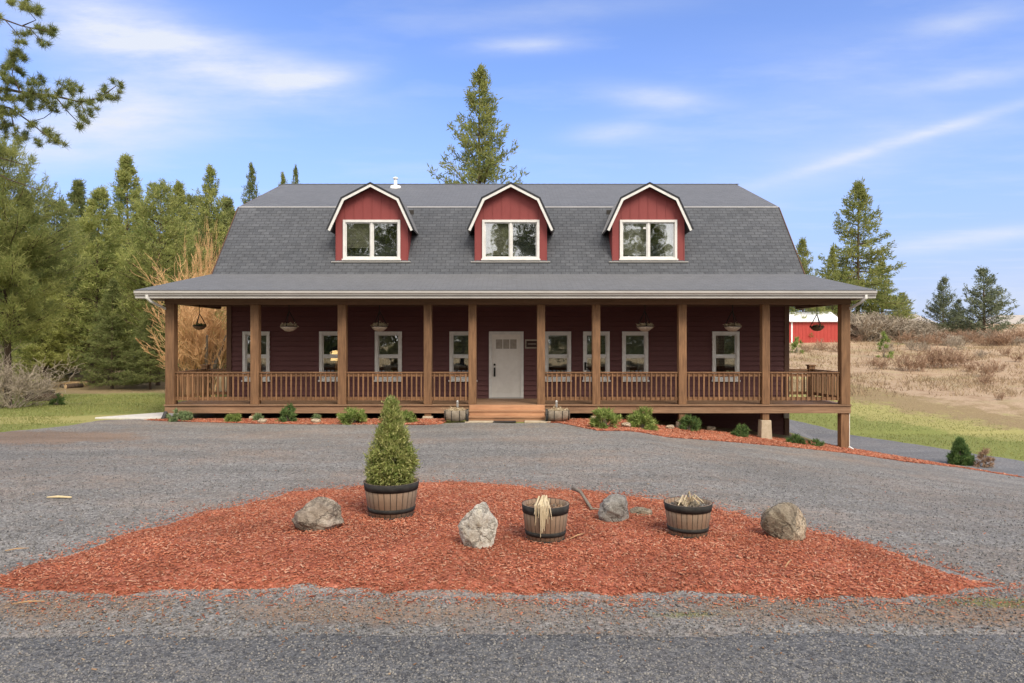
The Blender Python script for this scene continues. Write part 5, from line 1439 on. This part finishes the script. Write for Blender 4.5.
# overhanging near pine
def near_pine():
    Y = 12.0; rs = random.Random(2); nr = np.random.RandomState(2)
    t = empty('overhanging_pine', (-11.4, Y + .3, 0)); tag(t, 'near pine whose needled boughs hang into the upper left corner', 'tree')
    inv = Vector((-11.4, Y + .3, 0))
    MB().tube([(0, 0, -.2), (.05, 0, 3), (0, .1, 6.5), (.1, 0, 10), (0, 0, 13)], [.30, .25, .20, .13, .04], 12).build('trunk', 'bark', t, True)
    def W(px, py, dy=0): return Vector((wx(px, Y + dy), Y + dy, Zp(py, Y + dy))) - inv
    lim = MB(); tips = []
    def branch(px_pts, r0, dy0=0.0, tuft=True, every=.22):
        pts = [W(px, py, dy0 + rs.uniform(-.25, .25)) for px, py in px_pts]
        lim.tube(pts, [max(.006, r0 * (1 - .8 * i / (len(pts) - 1))) for i in range(len(pts))], 6)
        return pts
    trunkp = lambda z: Vector((0, 0, z))
    L = [([(-40, 5), (0, 18), (22, 26), (47, 31)], .022), ([(22, 26), (36, 20), (24, 6), (30, -5)], .012), ([(5, 20), (16, 32), (20, 38)], .009), ([(30, 28), (40, 40), (43, 45)], .008),
         ([(-60, 80), (-10, 86), (20, 92), (55, 96), (80, 102), (100, 98), (116, 86)], .03), ([(100, 98), (112, 95)], .008), ([(55, 96), (68, 112), (80, 124)], .012), ([(55, 96), (62, 86), (64, 80)], .009), ([(20, 92), (12, 74), (16, 56)], .014),
         ([(-30, 100), (10, 108), (30, 122), (44, 134), (62, 141)], .02), ([(10, 108), (14, 128), (16, 140)], .012), ([(80, 102), (88, 118), (80, 128)], .008), ([(-30, 60), (0, 66), (14, 62)], .012), ([(-30, 125), (-5, 128), (5, 122)], .010),
         ([(30, 92), (36, 80), (40, 76)], .008), ([(30, 122), (44, 118), (52, 112)], .008), ([(-20, 70), (0, 78), (10, 86)], .01), ([(-60, 135), (-20, 165), (10, 180), (40, 190)], .02), ([(-20, 165), (0, 158), (25, 165)], .012)]
    tips_px = [(47, 31, 1), (52, 30, 1), (40, 27, .8), (36, 12, 1.2), (24, 5, 1.2), (30, 8, 1), (20, 38, 1), (24, 34, .8), (43, 45, .9), (10, 2, 1), (-5, 18, 1),
               (116, 86, 1), (112, 95, .9), (106, 90, .8), (100, 98, .9), (92, 101, .9), (80, 124, 1), (84, 118, .9), (64, 82, 1), (70, 92, .9), (76, 90, .9), (60, 94, 1), (50, 96, 1), (42, 94, 1), (36, 84, 1.1), (28, 90, 1.2), (14, 58, 1.2), (20, 56, 1.1), (8, 64, 1.2), (20, 72, 1.2), (12, 80, 1.3), (2, 74, 1.2), (24, 100, 1.3), (12, 100, 1.3), (0, 96, 1.3), (34, 104, 1.1), (44, 106, 1), (54, 108, .9), (0, 110, 1.3), (12, 114, 1.1),
               (62, 141, .9), (52, 137, .9), (44, 132, .8), (34, 126, .9), (26, 138, .9), (16, 140, .9), (10, 132, 1), (40, 142, .7), (0, 122, 1.2), (6, 126, 1), (-8, 130, 1.2), (88, 110, .8), (78, 106, .9), (66, 104, .8),
               (-15, 60, 1.3), (-15, 90, 1.3), (-20, 110, 1.3), (-30, 20, 1.2)]
    for pl_, r0 in L: branch(pl_, r0)
    for z in (5.9, 6.6, 7.2, 7.8):
        lim.tube([trunkp(z - .6), Vector((1.2, -.1, z - .2)), W(-55, CY - (z - EYE) * 60, 0)], [.07, .05, .03], 6)
    # rest of the crown, out of frame
    for i in range(60):
        z = rs.uniform(5.5, 12.5); a = rs.uniform(1.6, 5.2); l = (13.2 - z) * .35 + .6; e = Vector((math.cos(a) * l, math.sin(a) * l, z + .3))
        lim.tube([trunkp(z), e * .5 + trunkp(z) * .5, e], [.04, .025, .01], 5)
        for k in range(4): q = e + Vector((rs.gauss(0, .25), rs.gauss(0, .25), rs.gauss(0, .12))); tips.append((q, 1.4))
    for px, py, s in tips_px:
        for k in range(5 if s > 1 else 4): tips.append((W(px + rs.gauss(0, 3.6), py + rs.gauss(0, 2.8), rs.uniform(-.35, .35)), s))
    lim.build('boughs', 'bark', t, True)
    P = []; D = []
    for q, s in tips:
        m_ = int(85 * s); v = nr.randn(m_, 3); v /= np.linalg.norm(v, axis=1)[:, None]
        v = v + [.15, 0, .35]; v /= np.linalg.norm(v, axis=1)[:, None]
        P.append(np.array(q) + nr.randn(m_, 3) * .018); D.append(v * (.10 * (.6 + .6 * nr.rand(m_, 1)) * (.8 + .3 * s)))
    P = np.concatenate(P); D = np.concatenate(D); n = len(P)
    s = np.cross(D, nr.randn(n, 3)); s /= np.linalg.norm(s, axis=1)[:, None]
    V = np.stack([P - s * .0045, P + s * .0045, P + D], 1)
    npmesh('needles', V.reshape(-1, 3), np.arange(3 * n).reshape(-1, 3), 'pine_needles', t)
near_pine()

# ---------------------------------------------------------------- red shed, far houses, marker, logs
t = empty('red_shed', (0, 0, 0)); tag(t, 'red shed with a white metal roof on the hillside behind the porch corner', 'shed')
Ys = 60; sx0, sx1 = wx(752, Ys), wx(841.5, Ys); zb = hz1(25, Ys) - .3; ze = Zp(321, Ys); zr = Zp(313, Ys + 2)
m = MB().box(sx0 + .1, sx1 - .15, Ys, Ys + 4, zb, ze); m.build('wall', 'shed_red', t)
m = MB()
for xx in np.arange(sx0 + .3, sx1 - .2, .3): m.box(xx, xx + .03, Ys - .015, Ys - .002, zb, ze - .06)
m.build('wall_ribs', 'shed_red', t)
m = MB(); m.slab([(sx0, Ys - .25, ze - .03), (sx1, Ys - .25, ze - .03), (sx1, Ys + 2, zr + .1), (sx0, Ys + 2, zr + .1)], .06).slab([(sx1, Ys + 4.25, ze - .03), (sx0, Ys + 4.25, ze - .03), (sx0, Ys + 2, zr + .1), (sx1, Ys + 2, zr + .1)], .06)
m.build('roof', 'shed_roof', t)
MB().box(wx(791, Ys), wx(792.5, Ys), Ys - .04, Ys - .018, zb, ze).build('corner_trim', 'shed_roof', t)

def far_house(px0, px1, Y, ytop, ybot, label, deck=False):
    t = empty('far_house', (0, 0, 0)); tag(t, label, 'house')
    x0, x1 = wx(px0, Y), wx(px1, Y); zt, z0 = Zp(ytop, Y), Zp(ybot, Y) - 3
    zw = zt - 1.7; MB().box(x0, x1, Y, Y + 8, z0, zw).build('wall', 'far_wall', t)
    m = MB(); yc = Y + 4; i_ = (x1 - x0) * .22
    A = [(x0 - .5, Y - .5, zw), (x1 + .5, Y - .5, zw), (x1 + .5, Y + 8.5, zw), (x0 - .5, Y + 8.5, zw)]; Rr = [(x0 + i_, yc, zt), (x1 - i_, yc, zt)]
    m.slab([A[0], A[1], Rr[1], Rr[0]], .15).slab([A[2], A[3], Rr[0], Rr[1]], .15).slab([A[1], A[2], Rr[1]], .15).slab([A[3], A[0], Rr[0]], .15)
    m.build('roof', 'far_roof', t)
    for k in range(3):
        xx = x0 + (x1 - x0) * (.15 + .28 * k); w = MB().box(xx, xx + 1.3, Y - .06, Y - .01, zw - 1.9, zw - .5).build('window', 'white_trim', t)
        MB().box(xx + .12, xx + 1.18, Y - .08, Y - .062, zw - 1.8, zw - .6).build('pane', 'dark_interior', w)
    if deck:
        m = MB().box(x0 - 1, x1 + 2, Y - 3, Y - .1, zw - 2.4, zw - 2.2)
        for xx in (x0 - .8, x0 + 3.5, x0 + 8): m.box(xx, xx + .3, Y - 2.9, Y - 2.6, z0, zw - 2.4)
        m.build('deck', 'white_trim', t)
far_house(913, 934, 118, 313, 335, 'low tan house roof left of the dark spruces on the skyline')
far_house(1003, 1060, 100, 314, 336, 'pale house with raised deck at the right edge of the skyline', True)
x, y = ray(898, 333); 
m = MB().tube([(x, y, hz1(x, y) - .1), (x, y, hz1(x, y) + .9)], .09, 8); tag(m.build('marker_post', 'white_metal'), 'short white marker post on the hillside below the thicket', 'post')
# ochre dry hay heap patch near the hill top
# logs on the lawn
def log(px, py, L, r, rz, label, cut=True, mat='bark'):
    x, y = ray(px, py); t = empty('log', (x, y, hz1(x, y) + r * .8), rz); tag(t, label, 'log')
    MB().tube([(-L / 2, 0, 0), (0, .02, .01), (L / 2, 0, 0)], [r, r * 1.05, r * .95], 12).build('log_bark', mat, t, True)
    for s in (-1, 1): MB().tube([(s * L / 2, 0, 0), (s * (L / 2 + .006), 0, 0)], r * .9, 12).build('cut_end', 'log_cut', t)
log(70, 386.5, 1.6, .14, .2, 'pale debarked log lying at the wood edge', mat='log_cut')
log(74, 388, .9, .12, 1.2, 'short dark log beside the pale debarked log')
log(66, 388, .7, .10, -.4, 'small dark log left of the pale debarked log')
log(44, 401, 1.3, .17, .1, 'dark log lying just right of the grey shrub')
log(38, 397, 1.2, .15, .9, 'thick tilted log end behind the grey shrub')
# a few stones in the beds
rs = random.Random(8)
for (px, py, lb) in ((316, 424, 'small tan stone in the bed left of the third post'), (262, 424, 'small tan stone by the second footing'), (711, 431, 'tan stone in the bed right of the eighth post'), (626, 428, 'tan stone between the two lime shrubs'), (670, 430, 'tan stone left of the dark upright shrub')):
    x, y = ray(px, py); boulder('rock', (x, y, hz1(x, y) + .03), (.28, .2, .14), 'stone_cut', int(px), lb, 'stone')
